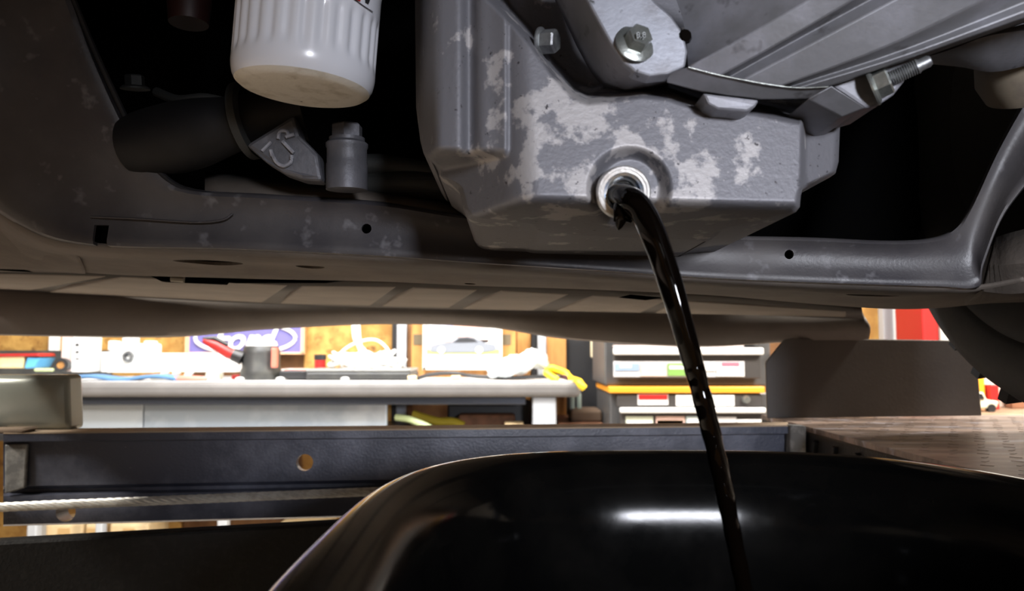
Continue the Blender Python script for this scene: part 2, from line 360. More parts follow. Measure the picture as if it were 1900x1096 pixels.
# packets at the far left
t = thing('snack_packet', 'red, yellow and blue printed packet lying at the left end of the bench', 'packet', (U(35, 680, 3.25).x, 3.25, ztop))
pts = UP([(-40, 683, 3.2), (40, 683, 3.2), (44, 668, 3.2), (45, 658, 3.2), (-40, 662, 3.2)])
mb = MB(); mb.prism(pts, (0, .12, 0)); mb.build('wrapper', mat('packet_yellow', (0.80, 0.50, 0.16), 0.45, 0, (0.78, 0.62, 0.35), 9), t, bevel=0.006)
mb = MB(); mb.prism(UP([(44, 684, 3.2), (62, 682, 3.2), (73, 664, 3.2), (50, 662, 3.2)]), (0, .12, 0)); mb.build('printed_end', SKYB, t, bevel=0.006)
mb = MB(); mb.prism(UP([(-40, 662, 3.19), (73, 661, 3.19), (70, 655, 3.19), (-40, 657, 3.19)]), (0, .12, 0)); mb.build('top_fold', RED, t, bevel=0.004)
bt('marker_pen', 'pale green marker lying in front of the printed packet', 'marker', (62, 683, 96, 689), 3.12, 0.02, LIME)
t = thing('tape_roll', 'black ring of tape with a brown core beside the white carton', 'tape', (U(112, 680, 3.2).x, 3.2, ztop))
c = U(112, 677, 3.2); mb = MB(); mb.lathe([(.016, 0), (.03, 0), (.03, .05), (.016, .05), (.016, 0)], c, (-.3, 1, 0), 24); mb.build('tape', BLACKP, t, smooth=True)
mb = MB(); mb.lathe([(.0001, .006), (.0155, .006), (.0155, .045), (.0001, .045)], c, (-.3, 1, 0), 20); mb.build('core', PINE, t, smooth=True)
t = thing('tall_carton', 'tall white carton with small dark marks and a pinkish side', 'carton', (U(140, 690, 3.25).x, 3.25, ztop))
pb('front_face', (134, 617, 164, 690), 3.25, .10, WHITE, t); pb('pink_side', (115, 619, 134, 689), 3.26, .09, mat('pale_pink_card', (0.80, 0.62, 0.57), 0.5), t)
for yy, h in ((637, 5), (651, 4), (664, 3)): pb('printed_mark', (140, yy, 146, yy + h), 3.248, .004, CARD2, t, bevel=0.0005)
t = thing('plastic_fitting', 'white plastic pump fitting with a round hole in its face', 'fitting', (U(240, 690, 3.25).x, 3.25, ztop))
mb = MB(); pbox(mb, 202, 637, 280, 690, 3.25, .10); cbody = mb.build('body', WHITE, t, bevel=.012, seg=3)
pb('spout', (226, 612, 250, 640), 3.27, .05, WHITE, t, bevel=.01)
for a in ((200, 632, 214, 650), (266, 632, 281, 650)): pb('ear', a, 3.245, .06, WHITE, t, bevel=.006)
pb('foot', (196, 678, 286, 691), 3.24, .12, WHITE, t, bevel=.006)
c = U(236, 661, 3.235); mb = MB(); mb.lathe([(.0001, .03), (.011, .03), (.013, 0), (.022, 0), (.025, .02)], c, (0, 1, 0), 24); mb.build('hole_ring', [STEELD], t, smooth=True)
o = pb('white_carton', (188, 653, 202, 690), 3.33, .08, WHITE); tag(o, 'small plain white carton just left of the pump fitting', 'carton')
o = pb('long_white_box', (282, 655, 438, 690), 3.32, .12, WHITE, bevel=.008); tag(o, 'long low white box between the pump fitting and the black lamp', 'box')
for k, x in enumerate((300, 322, 345)):
    mb = MB(); mb.tube(UP([(x, 687, 3.24), (x + 8, 676, 3.24), (x + 16, 668, 3.25)]), [.012, .016, .01], 10)
    o = mb.build('glove_finger' if False else 'foam_plug', mat('pale_foam', (0.70, 0.70, 0.68), 0.7), smooth=True)
    tag(o, ('leftmost pale foam plug leaning on the long white box', 'middle pale foam plug of three on the long white box', 'rightmost pale foam plug leaning on the long white box')[k], 'plug', 'foam plugs on the bench'); lift_to(o)
o = pb('pencil_case', (278, 686, 340, 690), 3.2, .04, mat('olive_fabric', (0.10, 0.12, 0.07), .8)); tag(o, 'thin dark olive case lying below the long white box', 'case'); lift_to(o)
o = pb('plastic_cup', (380, 683, 406, 698), 3.12, .06, mat('milky_plastic', (0.62, 0.64, 0.52), .4), bevel=.01); tag(o, 'milky plastic cup lying by the black lamp', 'cup'); lift_to(o)
mb = MB(); mb.grid([[U(x, 702 - 3 * math.sin(x * .05) , 3.03) + Vector((0, dy, 0)) for x in range(120, 331, 10)] for dy in (0, .05, .1)])
o = mb.build('folded_towel', BLUE, solid=.014, smooth=True); tag(o, 'blue folded towel lying along the front edge of the bench', 'towel'); lift_to(o, ztop + .012)
t = thing('red_screwdriver', 'red and white handled screwdriver on the front edge of the bench', 'screwdriver', (U(352, 705, 3.03).x, 3.05, ztop))
mb = MB(); mb.tube([U(322, 702, 3.04), U(335, 702, 3.04), U(370, 703, 3.04), U(384, 703, 3.04)], [.008, .013, .013, .007], 12); mb.build('handle', mat('pale_red', (0.80, 0.22, 0.17), .4), t, smooth=True)
mb = MB(); mb.tube([U(384, 703, 3.04), U(410, 704, 3.04)], .004, 8); mb.build('shank', STEEL, t, smooth=True)
# sign on the wall
t = thing('wall_sign', 'blue sign with a white oval and white script lettering on the back wall', 'sign', (U(455, 655, BW - .02).x, BW - .02, U(455, 655, BW - .02).z))
pb('sign_board', (348, 540, 562, 655), BW - .03, .02, SIGNB, t)
mb = MB()
for r in ((346, 538, 350, 656), (560, 538, 564, 656), (346, 653, 564, 657)): pbox(mb, *r, BW - .034, .03)
mb.build('sign_frame', mat('sign_frame_orange', (0.70, 0.40, 0.24), .5), t, bevel=.001)
c0 = U(455, 627, BW - .034); ex, ez = (U(548, 627, BW - .034) - c0).x, .074
mb = MB(); mb.tube([c0 + Vector((ex * math.cos(a), 0, ez * math.sin(a))) for a in np.linspace(0, 2 * math.pi, 49)], .009, 6, caps=False)
mb.build('oval_line', WHITE, t, smooth=True)
def text(body, name, loc, size, m, parent, shear=0.0, rotz=0.0, depth=.002, bold=0.0, rx=90):
    cu = bpy.data.curves.new(name, 'FONT'); cu.body = body; cu.size = size; cu.shear = shear; cu.extrude = depth; cu.offset = bold
    cu.align_x = 'CENTER'; cu.align_y = 'CENTER'
    ob = bpy.data.objects.new(name, cu); COL.objects.link(ob); bpy.context.view_layer.update()
    me = bpy.data.meshes.new_from_object(ob.evaluated_get(bpy.context.evaluated_depsgraph_get()))
    bpy.data.objects.remove(ob); me.materials.clear(); me.materials.append(m)
    o = bpy.data.objects.new(name, me); COL.objects.link(o)
    o.rotation_euler = (math.radians(rx), 0, rotz)
    o.parent = parent; o.location = Vector(loc) - WL(parent)
    return o
text('Ford', 'script_lettering', U(447, 631, BW - .037), .15, WHITE, t, shear=.4, bold=.003)
# black lamp with red handle
t = thing('work_lamp', 'round black cordless lamp with a red angled handle on the bench', 'lamp', (U(478, 700, 3.1).x, 3.1, ztop))
c = U(478, 703, 3.12); r = .082
mb = MB(); mb.lathe([(.0001, 0), (r * .95, 0), (r, .012), (r, .04), (r * .94, .05), (r * .93, .11), (r * .86, .135), (r * .8, .14), (.0001, .142)], Vector((c.x, 3.16, ztop)), (0, 0, 1), 32)
mb.build('body', DGREY, t, smooth=True)
mb = MB(); mb.lathe([(r * .8, .141), (r * .72, .158), (r * .55, .165), (.0001, .166)], Vector((c.x, 3.16, ztop)), (0, 0, 1), 32); mb.build('lens', WHITE, t, smooth=True)
mb = MB()
mb.tube(UP([(446, 662, 3.12), (425, 655, 3.11), (400, 640, 3.1), (378, 630, 3.09)]), [.02, .024, .022, .014], 12); mb.build('handle', RED, t, smooth=True)
mb = MB(); mb.tube(UP([(450, 664, 3.12), (432, 657, 3.115)]), [.03, .026], 12); mb.build('collar', BLACKP, t, smooth=True)
mb = MB(); mb.tube(UP([(423, 640, 3.1), (398, 627, 3.09), (377, 629, 3.085)]), [.008, .01, .009], 8); mb.build('trigger_guard', BLACKP, t, smooth=True)
pb('side_label', (503, 645, 512, 682), 3.082, .03, mat('label_red', (0.75, 0.20, 0.14), .4), t)
o = pb('red_clamp', (430, 666, 444, 675), 3.18, .03, RED); tag(o, 'bright red plastic clip left of the black lamp', 'clip'); lift_to(o)
# red/white flat box with black-capped can
o = pb('flat_red_box', (518, 668, 620, 686), 3.25, .14, mat('red_white_card', (0.80, 0.72, 0.70), .4, 0, (0.75, 0.25, 0.2), 9, .45, .5)); tag(o, 'flat white and red box between the black lamp and white cables', 'box'); lift_to(o)
zt = o.location.z + .045
t = thing('small_can', 'small red can with a black cap standing on the flat box', 'can', (U(593, 668, 3.3).x, 3.3, zt))
c = Vector((U(593, 668, 3.3).x, 3.31, zt)); mb = MB(); mb.lathe([(.0001, 0), (.024, 0), (.024, .035), (.0001, .036)], c, (0, 0, 1), 20); mb.build('can_body', RED, t, smooth=True)
mb = MB(); mb.lathe([(.0001, .036), (.026, .036), (.026, .058), (.0001, .06)], c, (0, 0, 1), 20); mb.build('cap', BLACKP, t, smooth=True)
t = thing('tool_case', 'flat dark grey case lying closed in front of the white cables', 'case', (U(660, 703, 3.08).x, 3.1, ztop))
pb('base', (566, 690, 762, 704), 3.08, .26, DGREY, t, bevel=.008); pb('lid', (566, 684, 762, 690), 3.08, .26, mat('case_lid_grey', (.20, .20, .19), .4), t, bevel=.006)
pb('dark_end', (518, 688, 567, 703), 3.1, .2, BLACKP, t)
for k, x in enumerate((445, 520, 640)):
    mb = MB(); mb.lathe([(.0001, 0), (.012, .002), (.018, .008), (.012, .014), (.0001, .016)], (U(x, 704, 3.04).x, 3.04, ztop), (0, 0, 1), 16)
    o = mb.build('bottle_cap', WHITE, smooth=True); tag(o, ('small white cap in front of the black lamp', 'small white cap just right of the black lamp', 'small white cap in front of the flat dark grey case')[k], 'cap', 'white caps on the bench edge')
# white cable bundle
zc = U(680, 686, 3.24).z
t = thing('white_cable', 'white power cable hanging down the wall and coiled on the dark case', 'cable', (U(670, 690, 3.24).x, 3.24, zc))
mb = MB(); mb.tube(cr(UP([(655, 470, 3.5), (657, 610, 3.4), (666, 640, 3.3), (678, 668, 3.2)]), 20), .011, 8); mb.build('hanging_lead', WHITE, t, smooth=True)
mb = MB(); mb.tube(cr(UP([(664, 470, 3.5), (666, 620, 3.4), (676, 650, 3.3), (684, 672, 3.2)]), 20), .008, 8); mb.build('hanging_lead', WHITE, t, smooth=True)
mb = MB(); mb.tube(cr(UP([(616, 684, 3.25), (632, 655, 3.27), (660, 636, 3.3), (695, 630, 3.32), (718, 646, 3.3), (730, 672, 3.25)]), 28), .006, 8); mb.build('loop', WHITE, t, smooth=True)
mb = MB()
for k in range(14):
    a = rng.uniform(0, 6.28); r0 = rng.uniform(.05, .11); cx = U(680 + rng.uniform(-30, 25), 680, 3.2)
    mb.tube([Vector((cx.x + r0 * math.cos(q) * 1.1, 3.22 + .08 * math.sin(q), zc + .012 + k * .004 + .018 * math.sin(q * 2 + a))) for q in np.linspace(0, 6.28, 20)], .008, 6)
mb.build('coil', WHITE, t, smooth=True)
mb = MB(); mb.tube(cr(UP([(722, 690, 3.2), (742, 678, 3.2), (752, 664, 3.2)]), 10), .012, 8); mb.build('plug', WHITE, t, smooth=True)
# framed print of a car on a wooden board
board = pb('backing_board', (764, 560, 957, 706), 3.42, .018, PINE, bevel=.002); tag(board, 'orange wooden board standing behind the framed car print', 'board')
lift_to(board)
for x0 in (767, 930): pb('dark_knot', (x0, 620, x0 + 18, 640), 3.418, .003, mat('knot_brown', (.12, .09, .05), .7), board, bevel=.001)
t = thing('framed_print', 'framed print of a grey car before a striped flag, on the bench', 'picture', (U(858, 680, 3.40).x, 3.40, ztop))
def fp(n, r, m, dd=0.0, th=.004): return pb(n, r, 3.40 - dd, th, m, t, bevel=.0005)
fp('mount', (788, 560, 930, 682), WHITE, 0, .012)
for r in ((785, 556, 790, 686), (927, 556, 932, 686), (785, 681, 932, 686)): fp('frame_bar', r, mat('pale_frame', (.72, .66, .58), .4), .01, .022)
fp('lower_mat', (792, 657, 926, 680), mat('mat_cream', (.80, .68, .50), .6), .003)
fp('flag_canton', (798, 604, 840, 626), mat('canton_blue', (.36, .34, .62), .5), .004)
for k in range(4): fp('flag_stripe', (841, 603 + k * 9, 906, 607 + k * 9), mat('stripe_red', (.80, .42, .36), .5), .004)
for k in range(2): fp('flag_stripe', (800, 630 + k * 8, 906, 634 + k * 8), MATS['stripe_red'], .004)
fp('grass', (792, 648, 926, 657), mat('print_grass', (.42, .44, .14), .6), .003)
mb = MB(); body = [(798, 652), (799, 642), (812, 638), (838, 634), (850, 626), (868, 624), (884, 628), (900, 636), (918, 639), (921, 646), (919, 650), (898, 653), (825, 654)]
mb.prism(UP([(x, y, 3.394) for x, y in body]), (0, .003, 0)); mb.build('printed_car', CARG, t)
mb = MB(); mb.prism(UP([(x, y, 3.392) for x, y in [(842, 635), (852, 627), (867, 626), (880, 629), (886, 634)]]), (0, .002, 0)); mb.build('printed_windows', CARD2, t)
for x in (819, 889):
    mb = MB(); mb.lathe([(.0001, 0), (.016, 0), (.016, .003), (.0001, .003)], U(x, 649, 3.389), (0, 1, 0), 20); mb.build('printed_wheel', WHITE, t)
t = bpy.data.objects['framed_print']
# cable along the back and plastic bag
mb = MB(); mb.tube(cr(UP([(775, 706, 3.1), (800, 699, 3.15), (840, 696, 3.2), (880, 702, 3.15), (940, 705, 3.1), (1000, 703, 3.1), (1040, 703, 3.08)]), 40), .008, 8)
o = mb.build('extension_cord', BLACKP, smooth=True); tag(o, 'black cord lying along the bench under the plastic bag', 'cord'); lift_to(o)
for k, x in enumerate((765, 846)):
    mb = MB(); mb.tube([U(x - 8, 704, 3.06), U(x + 8, 703, 3.06)], .010, 10); o = mb.build('wire_connector', CREAM, smooth=True)
    tag(o, ('cream wire connector at the left end of the black cord', 'cream wire connector below the middle of the framed print')[k], 'connector', 'cream connectors by the black cord'); lift_to(o)
ob = MB(); R = []
bagp = [(906, 703, .008), (915, 700, .03), (940, 694, .04), (968, 685, .045), (992, 677, .04), (1010, 682, .03), (1016, 690, .01)]
pc = cr([(*U(x, y, 3.12), r) for x, y, r in bagp], 22)
for i, p in enumerate(pc):
    R.append([Vector((p[0] + .008 * math.sin(k * 2.1 + i), p[1] + 1.3 * p[3] * math.cos(k * 6.283 / 16), p[2] + p[3] * math.sin(k * 6.283 / 16) * (1 + .2 * math.sin(i * 1.3 + k)))) for k in range(16)])
ob.grid(R, 0, True); o = ob.build('plastic_bag', BAG, smooth=True, angle=None); tag(o, 'crumpled clear plastic bag lying on the right end of the bench', 'bag'); lift_to(o, ztop + .001)
t = thing('yellow_strap', 'bright yellow strap dangling over the right end of the bench', 'strap', (U(1045, 700, 3.1).x, 3.1, ztop))
mb = MB(); mb.tube(cr(UP([(1013, 693, 3.1), (1020, 683, 3.1), (1032, 686, 3.1), (1050, 693, 3.1), (1062, 703, 3.06), (1072, 706, 2.99), (1078, 714, 2.97), (1084, 720, 2.97)]), 30), [.014] * 6 + [.016] * 8 + [.012] * 8 + [.016] * 8, 8); mb.build('strap', YELL, t, smooth=True)
mb = MB(); mb.tube(cr(UP([(1012, 690, 3.08), (1026, 700, 3.06), (1034, 705, 3.05)]), 10), .014, 8); mb.build('loose_end', YELL, t, smooth=True)
mb = MB(); mb.tube(cr(UP([(1020, 690, 3.12), (1045, 697, 3.1), (1068, 704, 3.06)]), 10), .012, 8); mb.build('dark_cord', mat('maroon_cord', (.07, .02, .02), .6), t, smooth=True)
# hanging caulk tube
mb = MB(); c = U(1104, 664, BW - .022); mb.lathe([(.0001, 0), (.018, .002), (.022, .01), (.022, .22), (.0001, .23)], c, (0, 0, 1), 18); o = mb.build('caulk_tube', mat('caulk_cream', (.82, .70, .48), .4), smooth=True)
tag(o, 'cream caulk tube hanging on the wall left of the tool chest', 'tube')
for k, x in enumerate((1062, 1075)):
    mb = MB(); c = U(x, 762, 3.3); mb.lathe([(.0001, 0), (.010, 0), (.010, .07), (.006, .08), (.0001, .085)], c, (0, 0, 1), 14); o = mb.build('glass_vial', mat('vial_green', (.40, .50, .45), .3), smooth=True)
    tag(o, ('pale green vial nearer the bench, left of the tool chest', 'pale green vial nearer the tool chest, right of its twin')[k], 'vial', 'vials beside the tool chest')
# under the bench
mb = MB(); mb.tube(cr(UP([(735, 768, 3.12), (760, 772, 3.1), (790, 784, 3.08), (805, 792, 3.06)]), 14), [.014] * 14, 10); o = mb.build('green_strap', LIME, smooth=True); tag(o, 'pale green strap lying on the lower shelf of the bench', 'strap'); lift_to(o, SH)
mb = MB(); mb.tube(cr(UP([(765, 770, 3.2), (790, 778, 3.2), (815, 784, 3.2), (840, 784, 3.2), (860, 792, 3.2)]), 16), [.018] * 16, 10); o = mb.build('mustard_strap', YSTR, smooth=True); tag(o, 'mustard yellow strap behind the pale green strap under the bench', 'strap'); lift_to(o, SH)
o = pb('brown_block', (850, 772, 956, 800), 3.2, .12, BROWNB, bevel=.012); tag(o, 'reddish brown wooden block on the lower shelf of the bench', 'block'); lift_to(o, SH)
o = pb('pale_block', (936, 782, 972, 800), 3.1, .08, CREAM, bevel=.006); tag(o, 'small pale block in front of the reddish brown block', 'block'); lift_to(o, SH)
o = pb('black_bin', (830, 752, 985, 800), 3.36, .08, BLACKP, bevel=.01); tag(o, 'black bin standing at the back of the lower bench shelf', 'bin'); lift_to(o, SH)
o = pb('wood_scrap', (1060, 778, 1118, 800), 3.2, .2, mat('scrap_brown', (.11, .07, .045), .8), bevel=.01); tag(o, 'dark wood offcut between the bench leg and tool chest', 'wood')
lift_to(o, 0.72)
o = pb('small_cabinet', (1036, 801, 1122, 1000), 3.15, .4, BROWNB); tag(o, 'low brown cabinet standing between the bench and the tool chest', 'cabinet'); o.location.z = 0; o.scale.z = .72 / max(o.dimensions.z, .01)
# cream boxes on the floor under the bench, seen below the lift beam
for i, (a, b, lab) in enumerate([(84, 154, 'cream cardboard box on the floor below the lift beam, leftmost'), (158, 186, 'narrow cream cardboard box between two bench legs'), (203, 276, 'wide cream cardboard box right of the narrow one'), (515, 606, 'cream cardboard box nearest the black drain pan')]):
    p, q = U(a, 980, 3.3), U(b, 980, 3.3)
    t = thing('cardboard_box', lab, 'box', ((p.x + q.x) / 2, 3.4, 0), 'cardboard boxes under the bench')
    mb = MB(); mb.box(((p.x + q.x) / 2, 3.4, .14), (q.x - p.x, .2, .28)); mb.build('carton', CREAM, t, bevel=.01)
    mb = MB(); mb.box(((p.x + q.x) / 2, 3.298, .2), (.05, .004, .12)); mb.build('packing_tape', mat('packing_tape', (.55, .36, .16), .4), t)

# ================================================================ TOOL CHEST
chest = thing('tool_chest', 'black rolling tool chest with bright drawer pulls and an orange trim strip', 'tool chest', (U(1272, 700, 2.95).x, 3.1, 0))
CD_ = 2.95
def cb(n, r, m, d=CD_, th=.02, bevel=.004, label=None, par=chest): return pb(n, r, d, th, m, par, bevel, label)
zt_ = U(0, 560, CD_).z
p, q = U(1122, 700, CD_ + .03), U(1432, 700, CD_ + .03)
mb = MB(); mb.box(((p.x + q.x) / 2, CD_ + .26, (zt_ + U(0, 716, CD_).z) / 2), (q.x - p.x, .45, zt_ - U(0, 716, CD_).z)); mb.build('upper_body', CHESTG, chest, bevel=.008)
p, q = U(1131, 700, CD_ + .03), U(1424, 700, CD_ + .03)
mb = MB(); mb.box(((p.x + q.x) / 2, CD_ + .26, (.08 + U(0, 728, CD_).z) / 2), (q.x - p.x, .45, U(0, 728, CD_).z - .08)); mb.build('lower_body', CHESTG, chest, bevel=.008)
cb('orange_trim', (1130, 717, 1420, 729), ORANGE, CD_ - .012, .45, label='orange strip between the two chests')
for r, pull in (((1138, 575, 1410, 640), None), ((1138, 645, 1412, 702), (1138, 645, 1417, 658)), ((1144, 731, 1416, 755), None), ((1150, 756, 1420, 800), (1150, 756, 1421, 766)), ((1150, 804, 1420, 900), None)):
    dr = cb('drawer', r, CHEST)
    if pull:
        mb = MB(); a, b = U(pull[0], pull[1], CD_ - .02), U(pull[2], pull[3], CD_ - .02)
        mb.box(((a.x + b.x) / 2, CD_ - .014, (a.z + b.z) / 2), (b.x - a.x, .028, a.z - b.z)); mb.build('pull', ALU, dr, bevel=.006)
mb = MB(); a, b = U(1138, 640, CD_ - .02), U(1380, 644, CD_ - .02)
mb.box(((a.x + b.x) / 2, CD_ - .01, (a.z + b.z) / 2), (b.x - a.x, .02, a.z - b.z)); mb.build('sticker_strip', mat('pale_print', (.66, .56, .54), .5), chest)
SG = mat('sticker_grey', (.62, .62, .64), .4); 
def sticker(r, m, d=CD_ - .003): return cb('sticker', r, m, d, .004, .001)
sticker((1138, 670, 1382, 699), SG, CD_ - .002)
for r, m in (((1141, 674, 1186, 688), mat('sticker_blue', (.30, .40, .55), .4)), ((1189, 674, 1237, 698), mat('sticker_pink', (.75, .56, .50), .4)), ((1239, 674, 1277, 697), GREEN), ((1242, 678, 1272, 685), WHITE), ((1150, 674, 1172, 682), WHITE), ((1196, 678, 1232, 686), WHITE), ((1306, 672, 1328, 688), WHITE), ((1330, 680, 1381, 698), WHITE), ((1340, 672, 1372, 690), mat('sticker_red', (.72, .16, .22), .4))): sticker(r, m, CD_ - .006 if m is not WHITE else CD_ - .008)
sticker((1183, 731, 1240, 751), WHITE); sticker((1185, 732, 1239, 741), RED, CD_ - .006)
sticker((1254, 733, 1363, 753), WHITE)
for r, m in (((1161, 772, 1212, 788), mat('sticker_pale_green', (.60, .64, .52), .4)), ((1163, 781, 1210, 787), WHITE), ((1217, 772, 1271, 789), mat('sticker_rose', (.66, .46, .40), .4)), ((1219, 779, 1268, 787), YELL), ((1273, 772, 1310, 788), mat('sticker_teal', (.55, .66, .68), .4)), ((1276, 776, 1306, 785), WHITE), ((1328, 773, 1367, 786), SG), ((1368, 778, 1413, 785), WHITE)): sticker(r, m, CD_ - .004 if m is not WHITE else CD_ - .007)
mb = MB(); mb.lathe([(.0001, -.015), (.012, -.015), (.016, 0), (.016, .01)], U(1385, 741, CD_ - .01), (0, 1, 0), 20); mb.build('lock', STEEL, chest, smooth=True)
for x in (1160, 1400):
    for y in (CD_ + .1, CD_ + .42):
        mb = MB(); mb.lathe([(.0001, -.015), (.04, -.015), (.04, .015), (.0001, .015)], Vector((U(x, 0, CD_).x, y, .04)), (1, 0, 0), 20); mb.build('caster', BLACKP, chest, smooth=True)
mb = MB(); mb.box((U(1436, 0, CD_).x, CD_ - .01, U(0, 644, CD_).z), (.035, .03, .02)); mb.build('side_handle_end', ALU, chest, bevel=.006)

# ================================================================ VEHICLE LIFT
lift = thing('vehicle_lift', 'black steel four-post lift with cross beam, cable and dusty drive-on runway', 'lift', (0, 1.2, 0))
DL, DR = 1.10, 1.24                       # the beam stands slightly askew to the camera
def bd(px): return DL + (DR - DL) * (px - 0) / 1460.0
def bline(y0, y1, off, x0=6, x1=1462, n=2): return [U(x, y0 + (y1 - y0) * (x - 0) / 1460.0, bd(x) + off) for x in np.linspace(x0, x1, n)]
# one closed profile swept along the beam
prof = [(796, 783.5, .045), (803, 789, -.012), (819, 804, -.012), (821, 806, .002), (902, 876, .004), (908, 882, .014), (914, 888, .014), (920, 893, .0), (973, 936, .0), (976, 938, .008), (970, 934, .045)]
mb = MB(); mb.grid(list(zip(*[bline(a, b, o, n=24) for a, b, o in prof])), 0, False)
rows = [bline(a, b, o, n=24) for a, b, o in prof]; mb = MB(); mb.grid(rows + [rows[0]])
for e in (0, -1):
    mb.add([r[e] for r in rows], [tuple(range(len(rows)))])
beam = mb.build('cross_beam', LIFT, lift, label='black painted cross beam with round holes')
cuts = []
for px, py, r in ((565, 858, .0125), (122, 950, .0135)):
    m2 = MB(); c = U(px, py, bd(px)); m2.lathe([(.0001, -.1), (r, -.1), (r, .2), (.0001, .2)], c, (-.2, 1, -.10), 28); cuts.append(m2.build('cutter', LIFT))
cut(beam, cuts)
mb = MB(); mb.grid([bline(805, 791, -.0125, n=10), bline(802.5, 788.5, -.0125, n=10), bline(795.3, 782.8, .046, n=10)])
mb.build('dusty_top', LIFTD, lift, solid=.001)
mb = MB(); mb.prism([U(8, 824, bd(8) - .004), U(50, 823, bd(50) - .004), U(46, 905, bd(46) - .004), U(8, 916, bd(8) - .004)], (0, .006, 0)); mb.build('end_plate', LIFTE, lift, bevel=.002)
mb = MB(); mb.prism([U(1466, 788, 1.22), U(1496, 790, 1.2), U(1496, 850, 1.2), U(1466, 850, 1.22)], (0, .02, 0)); mb.build('end_plate', LIFTE, lift, bevel=.002)
# twisted cable
a, b = U(-30, 942, bd(-30) - .014), U(900, 903, bd(900) - .014)
mb = MB(); L = (b - a).length; t_ = (b - a).normalized(); e1 = t_.cross(Vector((0, 0, 1))).normalized(); e2 = t_.cross(e1)
for k in range(6):
    path = [a + t_ * (L * s) + (e1 * math.cos(2 * math.pi * (k / 6 + s * L / .075)) + e2 * math.sin(2 * math.pi * (k / 6 + s * L / .075))) * .0042 for s in np.linspace(0, 1, 160)]
    mb.tube(path, .0027, 6)
mb.build('steel_cable', CABLE, lift, smooth=True, label='twisted bare steel cable')
# runway with tread plate
zd = CAMZ - .12; xi = .467
mb = MB(); mb.box((xi + .25, .45, zd - .004), (.5, 1.95, .008)); mb.build('runway_deck', DECK, lift)
mb = MB()
for j in range(26):
    for i in range(12):
        y = .62 + j * .03; x = xi + .03 + i * .035 + (.017 if j % 2 else 0)
        mb.box((x, y, zd + .0001), (.012, .004, .0006), Matrix.Rotation(.7 if (i + j) % 2 else -.7, 3, 'Z'))
o = mb.build('tread_pattern', DECK, lift); o['kind'] = 'stuff'
mb = MB(); mb.box((xi + .006, .45, zd - .07), (.012, 1.95, .124)); rw = mb.build('runway_side', TEXBLK, lift, bevel=.003)
mb = MB(); mb.box((xi + .494, .45, zd - .07), (.012, 1.95, .124)); mb.build('runway_side', TEXBLK, lift, bevel=.003)
for k in range(9):
    mb = MB(); mb.box((xi - .003, .62 + k * .07, zd - .06), (.008, .006, .09), Matrix.Rotation(.35, 3, 'X')); mb.build('side_weld', TEXBLK, lift, bevel=.001)
# left runway, mostly out of the frame
mb = MB(); mb.box((-1.06, .3, zd - .01), (.5, 1.7, .02)); mb.build('runway_deck', DECK, lift)
mb = MB(); mb.box((-.816, .3, zd - .08), (.012, 1.7, .12)); mb.build('runway_side', TEXBLK, lift)
# wheel stop plate
pts = [(1424, 776), (1421, 672), (1455, 630), (1470, 627), (1770, 631), (1815, 690), (1822, 771)]
mb = MB(); mb.prism(UP([(x, y, 1.36) for x, y in pts]), (0, .006, 0)); mb.build('wheel_stop', PLATE, lift, bevel=.0015, label='dark plate with cut corners at the runway end')
# black tray at the lower left
mb = MB(); q = [U(-80, 1009, .93), U(760, 962, 1.06)]; dn = Vector((0, 0, -.20))
mb.add([q[0], q[1], q[1] + dn, q[0] + dn] + [p + Vector((.01, .03, 0)) for p in (q[0], q[1], q[1] + dn, q[0] + dn)], [(0, 1, 2, 3), (4, 7, 6, 5), (0, 4, 5, 1), (2, 6, 7, 3), (0, 3, 7, 4), (1, 5, 6, 2)])
mb.build('jack_rail', TEXBLK, lift, bevel=.004, label='black textured rail below the cross beam')
for x in (-1.45, 1.3):
    mb = MB(); mb.box((x, 1.17, 1.1), (.12, .12, 2.2)); mb.box((x, 1.17, .01), (.3, .3, .02)); mb.build('post', LIFT, lift, bevel=.006)
mb = MB(); mb.box((-1.1, 1.13, zd - .08), (.6, .08, .12)); mb.build('beam_end', LIFT, lift); mb = MB(); mb.box((.85, 1.27, zd - .08), (.8, .06, .12)); mb.build('beam_end', LIFT, lift)
# things that lie on the beam
mb = MB(); a, b = U(-60, 794, 1.17), U(158, 694, 1.17)
n = 12; rows = []
for i in range(n + 1):
    u = i / n; row = []
    for j in range(n + 1):
        v = j / n; puff = .012 * (math.sin(math.pi * u) * math.sin(math.pi * v)) ** .5
        row.append(Vector((a.x + (b.x - a.x) * u + (.006 * v * (1 if u > .5 else 0)) * -1, 1.135 - puff, a.z + (b.z - a.z) * v)))
    rows.append(row)
mb.grid(rows); bk = [[Vector((p.x, 2 * 1.155 - p.y, p.z)) for p in r] for r in rows]; mb.grid(bk)
edge = lambda R: [r[0] for r in R] + R[-1][1:] + [r[-1] for r in R[::-1]][1:] + R[0][::-1][1:]
mb.grid([edge(rows), edge(bk)])
cush = mb.build('padded_block', VINYL, smooth=True, bevel=.006, angle=50); tag(cush, 'shiny grey padded block standing on the left end of the lift beam', 'block')
mb = MB(); mb.prism(UP([(-40, 806, 1.09), (40, 803, 1.09), (50, 798, 1.09), (42, 794, 1.09), (-40, 796, 1.09)]), (0, .03, 0)); o = mb.build('wood_chip', WOOD, bevel=.002); tag(o, 'rough brown wood chip at the left end of the lift beam', 'wood')

